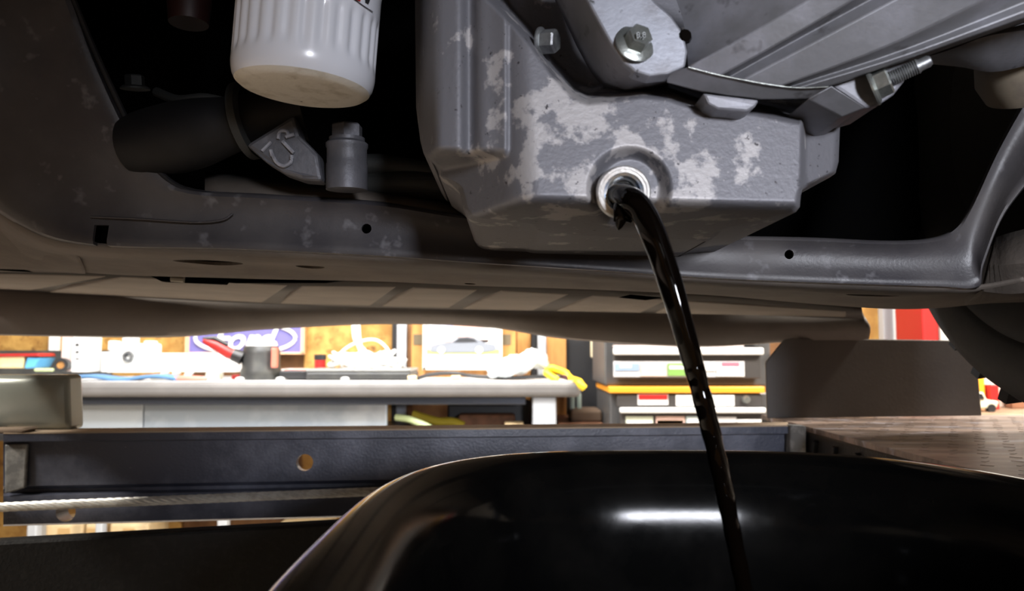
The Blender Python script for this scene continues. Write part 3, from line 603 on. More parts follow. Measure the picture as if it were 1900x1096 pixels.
# toy car on a low table at the right edge
zt2 = U(0, 764, 2.6).z
t = thing('side_table', 'low brown table behind the runway at the right edge', 'table', (U(1900, 760, 2.6).x, 2.7, 0))
p = U(1800, 760, 2.5).x
mb = MB(); mb.box((p + .35, 2.75, zt2 - .02), (.7, .5, .04)); mb.build('table_top', mat('table_brown', (.25, .16, .10), .6, 0, (.38, .26, .17), 12), t, bevel=.005)
for x in (p + .05, p + .65):
    for y in (2.55, 2.95):
        mb = MB(); mb.box((x, y, (zt2 - .04) / 2), (.04, .04, zt2 - .04)); mb.build('leg', STUD, t)
t = thing('toy_van', 'cream toy van with black wheels beside the wheel stop plate', 'toy', (U(1830, 762, 2.6).x, 2.6, zt2))
CR2 = mat('toy_cream', (.70, .66, .50), .4)
mb = MB(); mb.prism(UP([(x, y, 2.6) for x, y in [(1790, 758), (1850, 758), (1855, 744), (1832, 741), (1826, 727), (1790, 725)]]), (0, .07, 0)); mb.build('van_body', CR2, t, bevel=.006)
mb = MB(); mb.prism(UP([(x, y, 2.596) for x, y in [(1812, 740), (1827, 740), (1822, 730), (1812, 730)]]), (0, .004, 0)); mb.build('van_window', BLACKP, t)
for x in (1803, 1841):
    mb = MB(); mb.lathe([(.0001, 0), (.014, 0), (.014, .02), (.0001, .02)], U(x, 757, 2.595), (0, 1, 0), 18); mb.build('wheel', BLACKP, t, smooth=True)
for lab, r, d, m, nm in (('orange carton behind the toy van', (1812, 690, 1830, 764), 2.72, ORANGE, 'orange_carton'), ('white carton behind the toy van under the tyre', (1826, 700, 1875, 764), 2.8, mat('pinkish_white', (.80, .68, .62), .5), 'white_carton'), ('red tin beside the white carton under the tyre', (1838, 718, 1856, 764), 2.7, RED, 'red_tin'), ('brown carton at the far right edge under the tyre', (1876, 715, 1960, 764), 2.75, BROWNB, 'brown_carton')):
    o = pb(nm, r, d, .04, m); tag(o, lab, nm.split('_')[1]); lift_to(o, zt2)

# ================================================================ OIL DRAIN PAN
drain = thing('oil_drain_pan', 'glossy black plastic drain pan catching the stream of oil', 'drain pan', (.17, .5, 0))
hz = CAMZ - .11
def rrect(x0, x1, y0, y1, r, n=96):
    cx, cy, a, b = (x0 + x1) / 2, (y0 + y1) / 2, (x1 - x0) / 2, (y1 - y0) / 2; e = 2 / 3.1; out = []
    for k in range(n):
        t = 2 * math.pi * k / n; c, q = math.cos(t), math.sin(t)
        out.append((cx + a * math.copysign(abs(c) ** e, c), cy + b * math.copysign(abs(q) ** e, q)))
    return out
X0, X1, Y0, Y1 = -.117, .460, .075, .850
rows = []
# outside wall, rolled lip, concave inside, funnel floor: (inset, height, corner radius)
for ins, dz, r in [(.10, -.27, .12), (.03, -.17, .16), (.004, -.06, .19), (-.004, -.016, .235), (-.003, -.006, .235), (.002, 0, .235), (.012, .001, .225), (.024, -.003, .21), (.036, -.011, .178), (.048, -.025, .17), (.057, -.045, .162), (.063, -.075, .155), (.064, -.12, .15), (.066, -.17, .14), (.09, -.21, .12), (.16, -.225, .09), (.22, -.235, .05), (.275, -.24, .012)]:
    loop = []
    for x, y in rrect(X0 + ins, X1 - ins, Y0 + ins, Y1 - ins, max(r, .008)):
        loop.append(Vector((x, y, hz + dz)))
    rows.append(loop)
mb = MB(); mb.grid(rows, 0, True); o_ = len(mb.v); n_ = len(rows[0]); mb.f.append(tuple(range(o_ - n_, o_))); mb.m.append(0)
mb.build('bowl', GLOSSBLK, drain, smooth=True, angle=None, sub=1)
mb = MB(); mb.lathe([(.05, .64), (.03, .60), (.025, .02), (.2, .02), (.2, 0), (.0001, 0)], (.172, .462, 0), (0, 0, 1), 24); mb.build('stand', LIFT, drain, smooth=True)

# ================================================================ OIL STREAM
t = thing('oil_stream', 'stream of black used oil pouring from the drain hole', 'oil', U(1390, 1130, .36))
sp = [(1138, 357, .406, 17), (1150, 360, .392, 21), (1172, 372, .380, 24), (1195, 398, .374, 24.5), (1214, 440, .371, 24), (1233, 492, .370, 23.5), (1254, 560, .369, 22.5), (1274, 630, .369, 21), (1293, 700, .369, 19.5), (1313, 775, .369, 18.5), (1333, 860, .369, 17.5), (1352, 950, .369, 16), (1370, 1040, .369, 15), (1384, 1110, .369, 14), (1400, 1200, .369, 13), (1412, 1290, .369, 12)]
pc = cr([(*U(x, y, d), r * d / F) for x, y, d, r in sp], 150)
rad = [p[3] * (1 + .035 * math.sin(i * .9) * (i > 75) + .02 * math.sin(i * .37)) for i, p in enumerate(pc)]
mb = MB()
rows = []
for i, p in enumerate(pc):
    q0, q1 = Vector(pc[max(i - 1, 0)][:3]), Vector(pc[min(i + 1, len(pc) - 1)][:3]); tg = (q1 - q0).normalized()
    e1 = tg.cross(Vector((0, 1, 0.05))).normalized(); e2 = tg.cross(e1); tw = i * .022
    row = []
    for k in range(20):
        a = 2 * math.pi * k / 20; rr = rad[i] * (1 + .05 * math.cos(2 * (a - tw)) * min(1, i / 30) - .10 * math.exp(-((a - 3.6 - tw * .5) ** 2) / .08))
        row.append(Vector(p[:3]) + (e1 * math.cos(a) + e2 * math.sin(a)) * rr)
    rows.append(row)
mb.grid(rows, 0, True); mb.build('falling_oil', OIL, t, smooth=True, angle=None)
mb = MB(); pp = cr(UP([(1146, 372, .388), (1148, 388, .384), (1152, 402, .383), (1150, 415, .383), (1147, 427, .383)]), 16)
mb.tube(pp, [.0012, .0018, .0022, .0026, .003, .0034, .0036, .0036, .0036, .0034, .003, .0026, .0022, .0017, .001, .0004], 12)
mb.tube(UP([(1150, 398, .383), (1164, 404, .382), (1172, 412, .382)]), [.0028, .0022, .0008], 10); mb.tube(UP([(1146, 400, .383), (1140, 410, .382)]), [.0024, .0006], 10)
mb.build('drip', OIL, t, smooth=True)

# ================================================================ THE CAR
car = thing('car', 'underside of a raised car with oil pan, filter, chassis cross member and front bumper', 'car', (0, .9, CAMZ - .12))
# ---- engine oil pan: relief from planes (linear in inverse distance), smoothly joined
def plane(*p):
    A = np.array([[q[0], q[1], 1.0] for q in p]); return np.linalg.solve(A, np.array([1.0 / q[2] for q in p]))
def ev(pl, x, y): return pl[0] * x + pl[1] * y + pl[2]
def smin(a, b, k): h = np.clip(.5 + .5 * (b - a) / k, 0, 1); return b * (1 - h) + a * h - k * h * (1 - h)
def smax(a, b, k): return -smin(-a, -b, k)
def sst(a, b, x): t = np.clip((x - a) / (b - a), 0, 1); return t * t * (3 - 2 * t)
PF = plane((1000, 200, .405), (1480, 240, .412), (1000, 360, .398))
PB = plane((1000, 372, .398), (1400, 380, .402), (1150, 440, .495))
PLF = plane((965, 200, .402), (965, 380, .400), (868, 345, .452))
PRT = plane((1484, 250, .405), (1484, 380, .405), (1500, 300, .455))
LFr = plane((900, 150, .418), (960, 150, .412), (900, 280, .414))
LB = plane((800, 284, .428), (930, 290, .418), (850, 330, .53))
RFr = plane((1490, 250, .438), (1555, 250, .452), (1490, 330, .436))
RB = plane((1490, 346, .437), (1550, 318, .45), (1490, 365, .50))
def ycv(x): return np.interp(x, [860, 900, 940, 985, 1025, 1065, 1090, 1130, 1190, 1240, 1300, 1400, 1480, 1560], [-60, -5, 35, 85, 140, 183, 192, 188, 179, 184, 204, 211, 228, 216])
def pan_w(x, y):
    m = smin(smin(smin(ev(PF, x, y), ev(PB, x, y), .10), ev(PLF, x, y), .10), ev(PRT, x, y), .03)
    lob = ev(LFr, x, y) - .05 * np.exp(-((x - 872) / 13.0) ** 2) - .5 * np.clip((822 - x) / 50.0, 0, 1.1) ** 2.4
    lob = smin(lob, ev(LB, x, y), .15) - .9 * sst(935, 1000, x)
    rb = smin(ev(RFr, x, y), ev(RB, x, y), .05)
    rb = np.where(x > 1470, rb, 1.0)
    W = smax(smax(m, lob, .09), rb, .02)
    s = ycv(x) - y
    W = W - .30 * sst(-4, 34, s) * np.where(x > 880, 1, 0)
    r = np.hypot(x - 1168, (y - 350))
    W = W - .075 * (1 - sst(52, 82, r))
    return W
xLp = [(-60, 770), (0, 770), (200, 772), (262, 780), (285, 786), (305, 806), (313, 812), (328, 815), (338, 838), (348, 850), (362, 854), (388, 860), (400, 868), (405, 885), (416, 984), (424, 990), (431, 1000), (436, 1060), (441, 1160), (446, 1290), (448, 1306)]
xRp = [(-60, 1560), (0, 1560), (200, 1560), (300, 1556), (322, 1550), (330, 1538), (345, 1500), (352, 1489), (362, 1486), (384, 1484), (394, 1476), (402, 1440), (414, 1390), (428, 1338), (436, 1330), (445, 1318), (448, 1310)]
ys = np.concatenate([np.arange(-260, -60, 10), np.arange(-60, 180, 4), np.arange(180, 400, 2.2), np.arange(400, 448.1, 1.5)])
nu = 300; mb = MB(); rows = []; bks = []
for y in ys:
    a = np.interp(y, *zip(*xLp)); b = np.interp(y, *zip(*xRp)); x = np.linspace(a, b, nu); yy = np.full(nu, y)
    d = 1.0 / np.clip(pan_w(x, yy), 1.7, 2.7)
    ed = np.minimum(x - a, b - x); d = d + .010 * np.clip(1 - ed / 10.0, 0, 1) ** 2          # cast edges are rounded
    ax = (x - 950) / F; bb = -(yy - 548) / F; s = d / (CP - bb * SP)
    rows.append([Vector((p, q, r)) for p, q, r in zip(ax * s, d, CAMZ + (SP + bb * CP) * s)])
    bks.append([Vector((rows[-1][0].x, .60, rows[-1][0].z)), Vector((rows[-1][-1].x, .60, rows[-1][-1].z))])
mb.grid(rows)
mb.grid([[r[0], b[0]] for r, b in zip(rows, bks)]); mb.grid([[r[-1], b[1]] for r, b in zip(rows, bks)])
mb.grid([[b[0], b[1]] for b in bks])
pan = mb.build('oil_pan', CAST, car, smooth=True, angle=60, label='mottled grey cast aluminium oil pan')
# drain boss with machined seat and threads
ax_ = Vector((-.06, -.965, -.20)).normalized(); cb_ = U(1158, 357, .3925)
mb = MB(); mb.lathe([(.0145, -.016), (.0142, -.002), (.0134, 0), (.0122, 0), (.0120, -.0006), (.0105, -.0006), (.0103, -.0014)], cb_, ax_, 48); seat = mb.build('drain_boss', MACH, pan, smooth=True, label='bright machined drain hole seat')
mb = MB(); mb.lathe([(.0103, -.0014), (.0088, -.0016), (.0085, -.0026), (.0074, -.0030)], cb_, ax_, 48); mb.build('blued_ring', BLUED, pan, smooth=True)
pr = [(.0074, -.0030)]
for k in range(7): pr += [(.0066, -.0034 - k * .0016), (.0074, -.0042 - k * .0016)]
mb = MB(); mb.lathe(pr + [(.0066, -.016), (.0001, -.016)], cb_, ax_, 48); mb.build('thread', STEELD, pan, smooth=True)
# ---- brace casting above the pan
br = [[(1276, 116, .398), (1268, 40, .402), (1235, -50, .408)], [(1277, 124, .386), (1400, 58, .373), (1560, -34, .357)], [(1338, 139, .386), (1450, 78, .373), (1630, -28, .357)], [(1352, 143, .394), (1480, 72, .382), (1664, -28, .366)],
      [(1378, 148, .387), (1520, 74, .374), (1712, -28, .358)], [(1450, 159, .387), (1650, 84, .373), (1870, -22, .357)], [(1464, 161, .394), (1672, 94, .381), (1910, 0, .366)], [(1482, 162, .389), (1684, 101, .377), (1935, 8, .362)], [(1535, 161, .391), (1702, 103, .379), (1955, 14, .364)], [(1544, 168, .45), (1712, 108, .44), (1965, 20, .43)]]
br = [r + [tuple(np.array(r[2]) + (np.array(r[2]) - np.array(r[1])) * .9)] for r in br]     # the ribs run on past the frame
mb = MB(); mb.grid([cr(UP(r), 12) for r in br])
mb.grid([[U(1282, 116, .400), U(1277, 124, .386)], [U(1300, 100, .47), U(1277, 128, .47)]])
sup = []
S0 = [(1238, 137, .389), (1277, 124.5, .386), (1350, 142.5, .3865), (1463, 161.5, .3865), (1537, 161, .389), (1545, 158, .390)]
S1 = [(1238, 153, .398), (1305, 171, .397), (1350, 178, .396), (1409, 184, .395), (1499, 183, .395), (1510, 180, .396)]
S2 = [(x, y + 2, .455) for x, y, d in S1]
mb.grid([UP(S0), UP(S1), UP(S2)])
# right box facet
mb.prism(UP([(1499, 183, .394), (1543, 158, .390), (1606, 199, .395), (1562, 217, .405)]), (0, .05, 0))
brace = mb.build('brace_casting', CAST2, car, smooth=True, angle=25, bevel=0.0008, label='ribbed grey casting bolted over the oil pan')
# bright parting line
mb = MB(); mb.tube(cr(UP([(1277, 124.5, .3852), (1350, 142.5, .3857), (1463, 161.5, .3857), (1537, 161, .388)]), 24), .00035, 6); mb.build('parting_line', STEEL, brace)
mb = MB(); mb.prism(UP([(1304, 172, .394), (1409, 185, .394), (1402, 198, .395), (1386, 207, .396), (1332, 203, .396), (1314, 193, .395)]), (0, .03, 0)); mb.build('tab', CAST2, brace, bevel=.0012)
mb = MB(); lug = [(1015, -150), (1075, -30), (1100, 20), (1131, 76), (1158, 116), (1178, 133), (1205, 141), (1240, 137), (1272, 123), (1276, 95), (1269, 62), (1247, 30), (1217, 4), (1190, -25), (1160, -150)]
mb.prism(UP([(x, y, .386) for x, y in lug]), (0, .012, 0)); lg = mb.build('lug', mat('cast_lug', (.30, .31, .35), .42, .4, (.22, .22, .24), 30, .5, .62, .08, 260, c3=(.06, .06, .06), scale3=140, lo3=.66, hi3=.74), brace, bevel=.0012)
mb = MB(); mb.grid([UP([(x, y, .387) for x, y in lug[:9]]), UP([(962, -150, .418), (1022, -30, .418), (1052, 30, .418), (1078, 82, .418), (1102, 124, .418), (1124, 152, .418), (1160, 166, .418), (1200, 160, .416), (1240, 150, .41)]), UP([(955, -150, .46), (1015, -30, .46), (1045, 32, .46), (1070, 86, .46), (1095, 132, .46), (1120, 162, .46), (1160, 174, .46), (1200, 168, .46), (1240, 158, .46)])])
mb.build('lug_wall', CAST2, brace, smooth=True, angle=40)
mb = MB(); mb.prism(UP([(x, y, .398) for x, y in [(1543, 158), (1590, 133), (1640, 112), (1685, 104), (1692, 122), (1680, 150), (1660, 175), (1636, 191), (1606, 200)]]), (0, .04, 0)); mb.build('stud_lug', CAST2, brace, bevel=.002)
mb = MB(); mb.lathe([(.0001, -.002), (.0042, -.002), (.0034, .0005), (.0001, .0005)], U(1271, 66, .3865), (0, -1, 0), 10); mb.build('oil_spot', OIL, brace)
# bolts
def bolt(name, c, axis, rf, hf, rh, hh, m=STEEL, roll=None, label=None):
    mb = MB(); A = Vector(axis).normalized(); mb.lathe([(.0001, 0), (rf, 0), (rf, hf * .45), (rf * .8, hf), (.0001, hf)], c, A, 40); fl = mb.build(name, m, car, smooth=True, label=label)
    m2 = MB(); hexa(m2, Vector(c) + A * hf * .7, A, rh, hh, roll=roll); m2.build('hex_head', m, fl)
    return fl
bo = bolt('flange_bolt', U(1178, 82, .386), (.22, -.93, .22), .0108, .0022, .0068, .0072, label='zinc plated flange bolt')
text('8.8', 'head_mark', U(1188.5, 68, .3762), .0042, STEELD, bo, rx=90)
bolt('flange_bolt', U(1003, 78, .430), (.88, -.45, -.12), .0085, .002, .0070, .009, STEELD)
an = Vector((.80, -.52, .30)).normalized(); nc = U(1617, 162, .397)
mb = MB(); mb.lathe([(.0001, 0), (.0105, 0), (.0105, .001), (.0085, .0024), (.0001, .0024)], nc, an, 40); nt_ = mb.build('flange_nut', STEEL, car, smooth=True, label='zinc flange nut on a threaded stud')
mb = MB(); hexa(mb, nc + an * .002, an, .0078, .0075); mb.build('hex_nut', STEEL, nt_)
pr = [(.0042, .0095)]
for k in range(12): pr += [(.0034, .0098 + k * .00115), (.0041, .0104 + k * .00115)]
pr += [(.0032, .0245), (.0032, .0285), (.0022, .030), (.0001, .030)]
mb = MB(); mb.lathe(pr, nc, an, 24); mb.build('stud', STEELD, nt_, smooth=True)
# casting further right, and the tan bushing below it
mb = MB(); rows = [cr(UP(r), 14) for r in ([(1690, 100, .45), (1760, 65, .45), (1830, 35, .45), (1960, 10, .45)], [(1700, 112, .435), (1770, 90, .425), (1840, 65, .425), (1960, 50, .43)], [(1703, 117, .445), (1780, 124, .445), (1852, 133, .45), (1960, 105, .455)], [(1703, 114, .50), (1780, 120, .50), (1852, 129, .50), (1960, 100, .50)])]
mb.grid(rows); mb.build('gearbox_casting', CAST2, car, smooth=True, angle=60)
c = U(1898, 150, .5); mb = MB(); mb.lathe([(.0001, -.03), (.022, -.03), (.028, -.02), (.028, .0), (.022, .012), (.0001, .012)], c, (.25, .4, -.75), 32); mb.build('bushing', TAN, car, smooth=True)
# ---- oil filter
fax = Vector((-.075, .045, -1)).normalized(); fc = U(566, 118, .475); R_ = .0450
def flute(a, h): return 1 - (.030 * sst(.040, .034, abs(h + .003) if True else 0)) * (max(0, math.sin(a * 2 * math.pi * 26)) ** 1.5) if -.046 < h < .006 else 1
def fl2(a, h):
    k = float(sst(-.031, -.024, h) * (1 - sst(-.004, .004, h)))
    return 1 - .034 * k * (0.5 + .5 * math.sin(a * 2 * math.pi * 28)) ** 1.6
prf = [(R_ * 1.01, -.16), (R_ * 1.01, -.05)] + [(R_, h) for h in np.linspace(-.046, .006, 22)] + [(R_ * .992, .009), (R_ * .975, .0125), (R_ * .94, .0155)]
mb = MB(); mb.lathe(prf, fc, fax, 224, mod=fl2); flt = mb.build('oil_filter', FILTW, car, smooth=True, angle=None, label='white oil filter with fluted lower end')
mb = MB(); mb.lathe([(R_ * .94, .0155), (R_ * .88, .0175), (R_ * .80, .0185), (R_ * .5, .0192), (.0001, .0195)], fc, fax, 64); mb.build('domed_end', FILTB, flt, smooth=True, label='dusty domed bottom')
# printed label, wrapped on the can
def onfilter(px, py):
    # point of the can's surface on the sight line of a pixel (analytic cylinder), lifted 0.3 mm
    o = Vector((0, 0, CAMZ)); dv = (U(px, py, 1.0) - o).normalized(); oc = o - fc
    a_ = dv - fax * dv.dot(fax); b_ = oc - fax * oc.dot(fax); RR = R_ * 1.01 + .0004
    A = a_.dot(a_); B = 2 * a_.dot(b_); C = b_.dot(b_) - RR * RR; t = (-B - math.sqrt(max(B * B - 4 * A * C, 0))) / (2 * A)
    return o + dv * t
def wrap(name, poly_rows, m):
    mb = MB(); mb.grid([[onfilter(x, y) for x, y in r] for r in poly_rows]); return mb.build(name, m, flt)
ln = cr([(640, -12), (655, -3), (672, 9), (684, 17), (692, 22)], 16)
wrap('label_line', [[(x, y - .9) for x, y in ln], [(x, y + .9) for x, y in ln]], BLACKP)
wrap('label_red_letter', [[(656, -14), (669, -14)], [(658, -2), (669, 3)]], RED)
wrap('label_black_letter', [[(678, -14), (692, -14)], [(678, 4), (684, 7.5)]], BLACKP)
# ---- chassis: arms and cross member, one pressed sheet
ST = [((20, -260, .555), (-185, -260, .54)), ((125, -30, .57), (-80, -30, .55)), ((180, 110, .58), (-80, 160, .56)), ((240, 238, .59), (-60, 330, .58)), ((270, 285, .595), (40, 420, .595)), ((345, 346, .60), (166, 456, .60)), ((500, 360, .60), (430, 464, .60)), ((700, 373, .60), (700, 477, .60)), ((860, 398, .60), (880, 489, .60)), ((1100, 425, .60), (1100, 503, .60)),
      ((1320, 436, .60), (1320, 518, .60)), ((1500, 440, .60), (1500, 526, .60)), ((1640, 446, .60), (1650, 531, .60)), ((1722, 442, .60), (1745, 534, .60)), ((1768, 424, .60), (1814, 535, .60)), ((1800, 380, .60), (1826, 492, .595)), ((1856, 262, .59), (1862, 402, .585)), ((1930, 130, .575), (1930, 310, .57)), ((2040, -60, .56), (2050, 130, .55))]
NS = 120
top = cr([s[0] for s in ST], NS); bot = cr([s[1] for s in ST], NS)
vv = [0, .03, .08, .16, .28, .42, .56, .70, .82, .91, .97, 1.0]
dz = [.000, -.006, -.0075, -.004, -.001, .0, .0, -.001, -.003, -.004, -.003, .004]
rows = [[U(*(tuple((a * (1 - v) + b * v)[:2]) + ((a * (1 - v) + b * v)[2] + z,))) for a, b in zip(top, bot)] for v, z in zip(vv, dz)]
lipb = [U(a[0], a[1] + 1, a[2] + .05) for a in top]
mb = MB(); mb.grid([lipb] + rows)
face = mb.build('cross_member', CHASS, car, smooth=True, angle=50, solid=.003, label='black pressed steel front cross member')
bE = [((-60, 330, .58), (-60, 420, .72)), ((40, 420, .595), (40, 480, .76)), ((166, 456, .60), (166, 506, .81)), ((430, 464, .60), (430, 516, .82)), ((700, 477, .60), (700, 522, .82)), ((880, 489, .60), (880, 530, .82)), ((1100, 503, .60), (1100, 537, .82)), ((1320, 518, .60), (1320, 547, .82)), ((1500, 526, .60), (1500, 563, .83)), ((1650, 531, .60), (1650, 573, .83)), ((1745, 534, .60), (1745, 571, .83)), ((1814, 535, .60), (1830, 562, .80)), ((1900, 520, .58), (1930, 560, .78))]
t2 = cr([s[0] for s in bE], 90); b2 = cr([s[1] for s in bE], 90)
rows2 = []
for v, z in zip(np.linspace(0, 1, 9), [.004, .0, .0, .0, .0, .0, .0, .0, 0]):
    rows2.append([U(a[0], a[1], a[2] + .003).lerp(U(*b), v) + Vector((0, 0, -.002 * math.sin(v * 9) if 0 < v < 1 else 0)) for a, b in zip(t2, b2)])
rows2.append([p + Vector((0, 0.004, .06)) for p in rows2[-1]])
mb = MB(); mb.grid(rows2); und = mb.build('cross_member_underside', CHASSD, car, smooth=True, angle=40, solid=.003, label='dusty underside of the cross member')
cuts = []
for px, py, r in ((680, 424, .0040), (1067, 455, .0037), (1464, 472, .0037)):
    m2 = MB(); m2.lathe([(.0001, -.03), (r, -.03), (r, .03), (.0001, .03)], U(px, py, .60), (0, 1, 0), 24); cuts.append(m2.build('cutter', CHASS))
m2 = MB(); pbox(m2, 138, 406, 163, 455, .57, .045); cuts.append(m2.build('cutter', CHASS))
cut(face, cuts)
cuts = []
for px, py, r, d in ((387, 485, .030, .69), (575, 498, .0135, .71), (872, 522, .006, .78), (1618, 543, .022, .69)):
    m2 = MB(); m2.lathe([(.0001, -.05), (r, -.05), (r, .05), (.0001, .05)], U(px, py, d), (0, 0, 1), 32); cuts.append(m2.build('cutter', CHASSD))
cut(und, cuts)
mb = MB(); mb.grid([[U(x, 448 + (x - 500) * .055 , .635) for x in range(300, 1781, 40)], [U(x, 395 + (x - 500) * .055, .635) for x in range(300, 1781, 40)]]); mb.build('hole_shade_backing', VOID, car)  # black sheet added behind the holes so they read as unlit
mb = MB(); mb.grid([cr(UP([(380, 318, .635), (560, 334, .635), (700, 350, .635), (870, 380, .635)]), 16), cr(UP([(380, 358, .606), (560, 365, .606), (700, 375, .606), (870, 402, .606)]), 16)]); mb.build('inner_flange', CHASSD, car, smooth=True, solid=.002)
# splash shield, lower left
sh = [[(-60, 265, .60), (30, 285, .60), (80, 315, .60), (115, 355, .60), (136, 392, .60), (137, 450, .605)], [(-60, 380, .62), (30, 390, .62), (80, 405, .62), (110, 425, .62), (130, 445, .62), (137, 453, .62)], [(-60, 505, .80), (10, 505, .80), (50, 505, .80), (90, 505, .80), (130, 505, .80), (166, 507, .80)]]
mb = MB(); mb.grid([cr(UP(r), 16) for r in (sh[0], sh[1], sh[2])]); mb.build('splash_shield', CHASSD, car, smooth=True, solid=.004, sub=1, label='brown dusty shield left of the cross member')
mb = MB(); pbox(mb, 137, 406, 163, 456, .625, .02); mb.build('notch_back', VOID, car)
# pressed panel line on the left arm
mb = MB(); mb.tube(cr(UP([(168, 402, .5945), (260, 406, .5945), (360, 412, .5945), (412, 408, .5945), (432, 396, .5945)]), 24), .0009, 6); mb.build('pressed_ridge', CHASS, car, smooth=True)
# dark curved seam strip along the arm's lip
mb = MB(); s1 = cr([(128, -20, .566), (182, 108, .576), (241, 236, .586), (246, 262, .588), (275, 297, .59), (330, 345, .595), (400, 362, .597), (480, 368, .597)], 50)
mb.tube(UP([tuple(p) for p in s1]), .0022, 8); mb.build('lip_bead', DARKP, car, smooth=True)
# right lower control arm
rows = [cr(UP(r), 12) for r in ([(1845, 440, .60), (1880, 430, .59), (1960, 410, .57)], [(1832, 490, .605), (1880, 490, .58), (1960, 480, .56)], [(1820, 540, .61), (1880, 545, .60), (1960, 535, .58)], [(1790, 566, .68), (1880, 556, .68), (1960, 552, .66)])]
mb = MB(); mb.grid(rows); mb.build('control_arm', CHASSD, car, smooth=True, solid=.006)
# ---- floor pan and wings of the car, above and beside the camera
mb = MB(); mb.box((0, -.72, CAMZ + .37), (1.72, 1.9, .02)); mb.build('floor_pan', CHASSD, car)
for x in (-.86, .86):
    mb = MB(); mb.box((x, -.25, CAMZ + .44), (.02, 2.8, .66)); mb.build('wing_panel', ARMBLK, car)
# ---- shell of the engine bay, its shade put into the black colour
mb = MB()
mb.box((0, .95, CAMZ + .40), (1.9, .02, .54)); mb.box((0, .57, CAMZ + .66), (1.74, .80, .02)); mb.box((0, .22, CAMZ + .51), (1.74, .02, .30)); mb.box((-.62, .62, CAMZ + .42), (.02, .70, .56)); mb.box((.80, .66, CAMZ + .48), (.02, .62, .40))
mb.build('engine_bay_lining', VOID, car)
mb = MB(); mb.tube(cr(UP([(560, 318, .64), (690, 305, .63), (760, 312, .63), (830, 325, .63)]), 14), .009, 12); mb.build('anti_roll_bar', ARMBLK, car, smooth=True)
mb = MB(); mb.tube(cr(UP([(660, 345, .64), (760, 340, .63), (850, 350, .63)]), 10), .012, 12); mb.build('hydraulic_pipe', ARMBLK, car, smooth=True)
# steering rack end and its mount, with chalk mark
GRY = mat('rack_casting', (.085, .085, .095), .5, .3, (.12, .12, .135), 30, .4, .6, .2, 200)
rp = cr(UP([(250, 270, .60), (330, 255, .59), (400, 238, .58), (470, 222, .575), (560, 205, .58)]), 26)
mb = MB(); mb.tube(rp, [.024 + .004 * math.sin(i * .25) for i in range(26)], 24); rk = mb.build('steering_rack', mat('rack_dark', (.006, .006, .007), .6, .0, (.010, .010, .011), 20, spec=.3), car, smooth=True)
mb = MB(); mb.lathe([(.0255, 0), (.030, .002), (.030, .008), (.0255, .010)], Vector(rp[17]), Vector(rp[18]) - Vector(rp[16]), 32); mb.build('clamp_band', ARMBLK, rk, smooth=True)
mb = MB(); mb.prism(UP([(455, 268, .552), (545, 212, .552), (556, 250, .554), (590, 285, .556), (598, 335, .556), (560, 332, .556), (525, 320, .554), (492, 300, .552)]), (0, .02, 0)); mt = mb.build('rack_mount', GRY, car, bevel=.003)
c = U(637, 346, .553); mb = MB(); r0 = .0155
mb.lathe([(.0001, 0), (r0, 0), (r0, .019), (r0 * .97, .020), (r0 * .97, .031), (r0 * 1.02, .0325), (r0 * 1.02, .035), (r0 * .86, .037), (r0 * .86, .0395), (.0001, .0395)], c + Vector((0, .012, 0)), (0, -.06, 1), 36); bs = mb.build('mount_boss', GRY, car, smooth=True, label='dark bolted mounting boss below the filter')
mb = MB(); hexa(mb, c + Vector((0, .0105, .0395)), (0, -.06, 1), .0118, .0105); mb.build('hex_head', GRY, bs)
def chalk(p, r=.0014):
    mb = MB(); pc = cr(UP([(x, y, .5515) for x, y in p]), 16); mb.tube(pc, r, 6); 
    o = mb.build('chalk_stroke', CHALK, mt, smooth=True); return o
chalk([(505, 290), (502, 278)]); chalk([(502, 280), (512, 300), (526, 308), (540, 300), (541, 288)]); chalk([(524, 262), (545, 284)]); chalk([(516, 258), (520, 244), (532, 244), (534, 252)]); chalk([(530, 254), (546, 249)]); chalk([(486, 280), (503, 263)])
# small dim things up in the bay
mb = MB(); mb.lathe([(.0001, 0), (.016, 0), (.018, .02), (.014, .05), (.012, .09)], U(350, 44, .62), (0, 0, 1), 24); mb.build('red_cap', mat('dim_red', (.02, .004, .003), .5), car, smooth=True)
bolt('bay_bolt', U(251, 166, .64), (0, -.2, 1), .012, .003, .008, .010, ARMBLK)
mb = MB(); mb.tube(cr(UP([(290, 170, .62), (330, 185, .61), (380, 182, .60), (430, 190, .6), (470, 178, .6)]), 16), .004, 8); mb.build('hose_clip', ARMBLK, car, smooth=True)
# ---- undertray and bumper
ut = [[(-80, 492, .80), (200, 500, .84), (500, 512, .86), (800, 520, .88), (1100, 532, .88), (1350, 545, .88), (1598, 566, .88)], [(-80, 515, 1.15), (200, 524, 1.15), (500, 535, 1.15), (800, 545, 1.15), (1100, 556, 1.15), (1350, 565, 1.15), (1600, 578, 1.12)], [(-80, 530, 1.32), (200, 545, 1.38), (500, 560, 1.42), (800, 569, 1.43), (1100, 575, 1.42), (1350, 579, 1.38), (1604, 588, 1.31)]]
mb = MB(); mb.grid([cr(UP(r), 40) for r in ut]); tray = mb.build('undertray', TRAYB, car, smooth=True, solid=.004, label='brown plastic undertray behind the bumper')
def tray_pt(px, py, dz):
    ys_, ws_ = [], []
    for r in ut:
        xs_ = [q[0] for q in r]; ys_.append(np.interp(px, xs_, [q[1] for q in r])); ws_.append(1 / np.interp(px, xs_, [q[2] for q in r]))
    return U(px, py, 1 / np.interp(py, ys_, ws_)) + Vector((0, 0, dz))
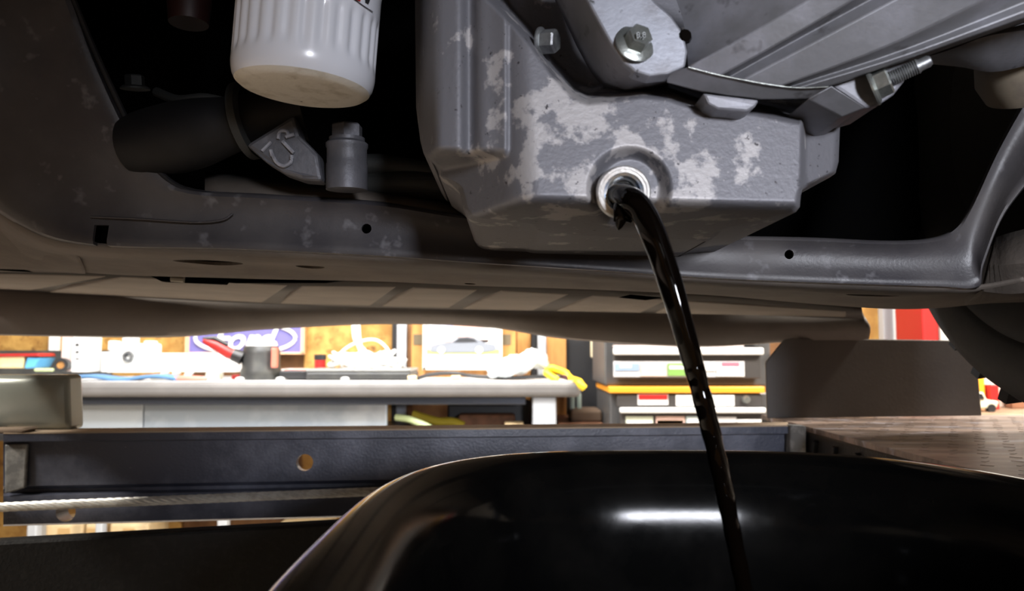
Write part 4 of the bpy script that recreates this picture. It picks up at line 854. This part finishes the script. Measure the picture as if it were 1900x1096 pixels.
# raised panels of the undertray between slanted ribs
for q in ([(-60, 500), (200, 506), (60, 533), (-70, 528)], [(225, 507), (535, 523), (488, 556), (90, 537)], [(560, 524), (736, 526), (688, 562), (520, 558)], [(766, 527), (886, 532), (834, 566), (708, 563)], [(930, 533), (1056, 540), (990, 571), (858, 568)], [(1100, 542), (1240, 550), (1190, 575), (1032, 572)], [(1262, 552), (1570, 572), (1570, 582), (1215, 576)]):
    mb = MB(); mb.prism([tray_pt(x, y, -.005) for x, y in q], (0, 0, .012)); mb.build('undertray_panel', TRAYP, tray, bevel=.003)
# dark slots
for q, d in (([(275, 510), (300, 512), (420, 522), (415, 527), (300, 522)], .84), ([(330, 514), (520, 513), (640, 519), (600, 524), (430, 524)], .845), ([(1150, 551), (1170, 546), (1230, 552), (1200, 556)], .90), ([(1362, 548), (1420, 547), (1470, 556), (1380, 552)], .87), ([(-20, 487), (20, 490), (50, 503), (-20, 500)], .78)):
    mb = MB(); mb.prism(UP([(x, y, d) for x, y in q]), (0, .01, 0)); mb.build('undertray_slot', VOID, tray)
mb = MB(); mb.tube(UP([(318, 517, .838), (342, 519, .838)]), .0035, 8); mb.build('clip', mat('pale_clip', (.32, .30, .26), .6), tray, smooth=True)
bu_top = [(-80, 528, 1.30), (200, 545, 1.38), (350, 554, 1.41), (500, 561, 1.43), (700, 567, 1.44), (900, 572, 1.44), (1100, 575, 1.43), (1300, 577, 1.40), (1500, 582, 1.36), (1605, 588, 1.31)]
bu_bot = [(-80, 618, 1.30), (200, 623, 1.39), (330, 621, 1.42), (480, 608, 1.45), (700, 598, 1.47), (900, 604, 1.46), (1060, 627, 1.44), (1300, 641, 1.41), (1480, 632, 1.37), (1612, 629, 1.32)]
a_, b_ = cr(bu_top, 70), cr(bu_bot, 70)
rows = [[U(*p) + Vector((0, .05, .03)) for p in a_], [U(*p) for p in a_]]
for v in (.1, .3, .5, .7, .9, 1.0): rows.append([U(*(p * (1 - v) + q * v)) + Vector((0, -.012 * math.sin(math.pi * v), 0)) for p, q in zip(a_, b_)])
rows.append([U(*q) + Vector((0, .05, -.002)) for q in b_]); rows.append([U(*q) + Vector((0, .07, .25)) for q in b_]); rows.append([U(*q) + Vector((0, -.05, .40)) for q in b_])
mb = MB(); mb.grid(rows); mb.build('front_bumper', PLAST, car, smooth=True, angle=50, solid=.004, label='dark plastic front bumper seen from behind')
# ---- right front wheel
wc = Vector((.618, .70, CAMZ + .262)); Rt = .335
prf = [(.20, .085), (.215, .096), (.25, .105), (.262, .103), (.268, .107), (.30, .106), (.322, .096), (.331, .082), (.335, .06), (.335, -.06), (.331, -.082), (.322, -.096), (.30, -.106), (.25, -.105), (.20, -.085), (.20, .085)]
mb = MB(); mb.lathe(prf, wc, (-1, 0, 0), 96); ty = mb.build('tyre', TYRE, car, smooth=True, angle=40, label='black front tyre at the right edge')
for xo in (-.05, 0, .05):
    pass
mb = MB(); mb.lathe([(.0001, -.02), (.06, -.02), (.07, .03), (.16, .05), (.19, .08), (.2, .086), (.2, -.085), (.0001, -.085)], wc, (-1, 0, 0), 48); mb.build('wheel_rim', mat('dark_rim', (.03, .03, .03), .5), ty, smooth=True)
for k in range(40):
    a = 2 * math.pi * k / 40
    mb = MB(); p = wc + Vector((.0, Rt * math.cos(a), Rt * math.sin(a)))
    mb.box(p, (.15, .012, .030), Matrix.Rotation(a + math.pi / 2, 3, 'X') @ Matrix.Rotation(.2, 3, 'Z')); mb.build('tread_block', TYRE, ty)
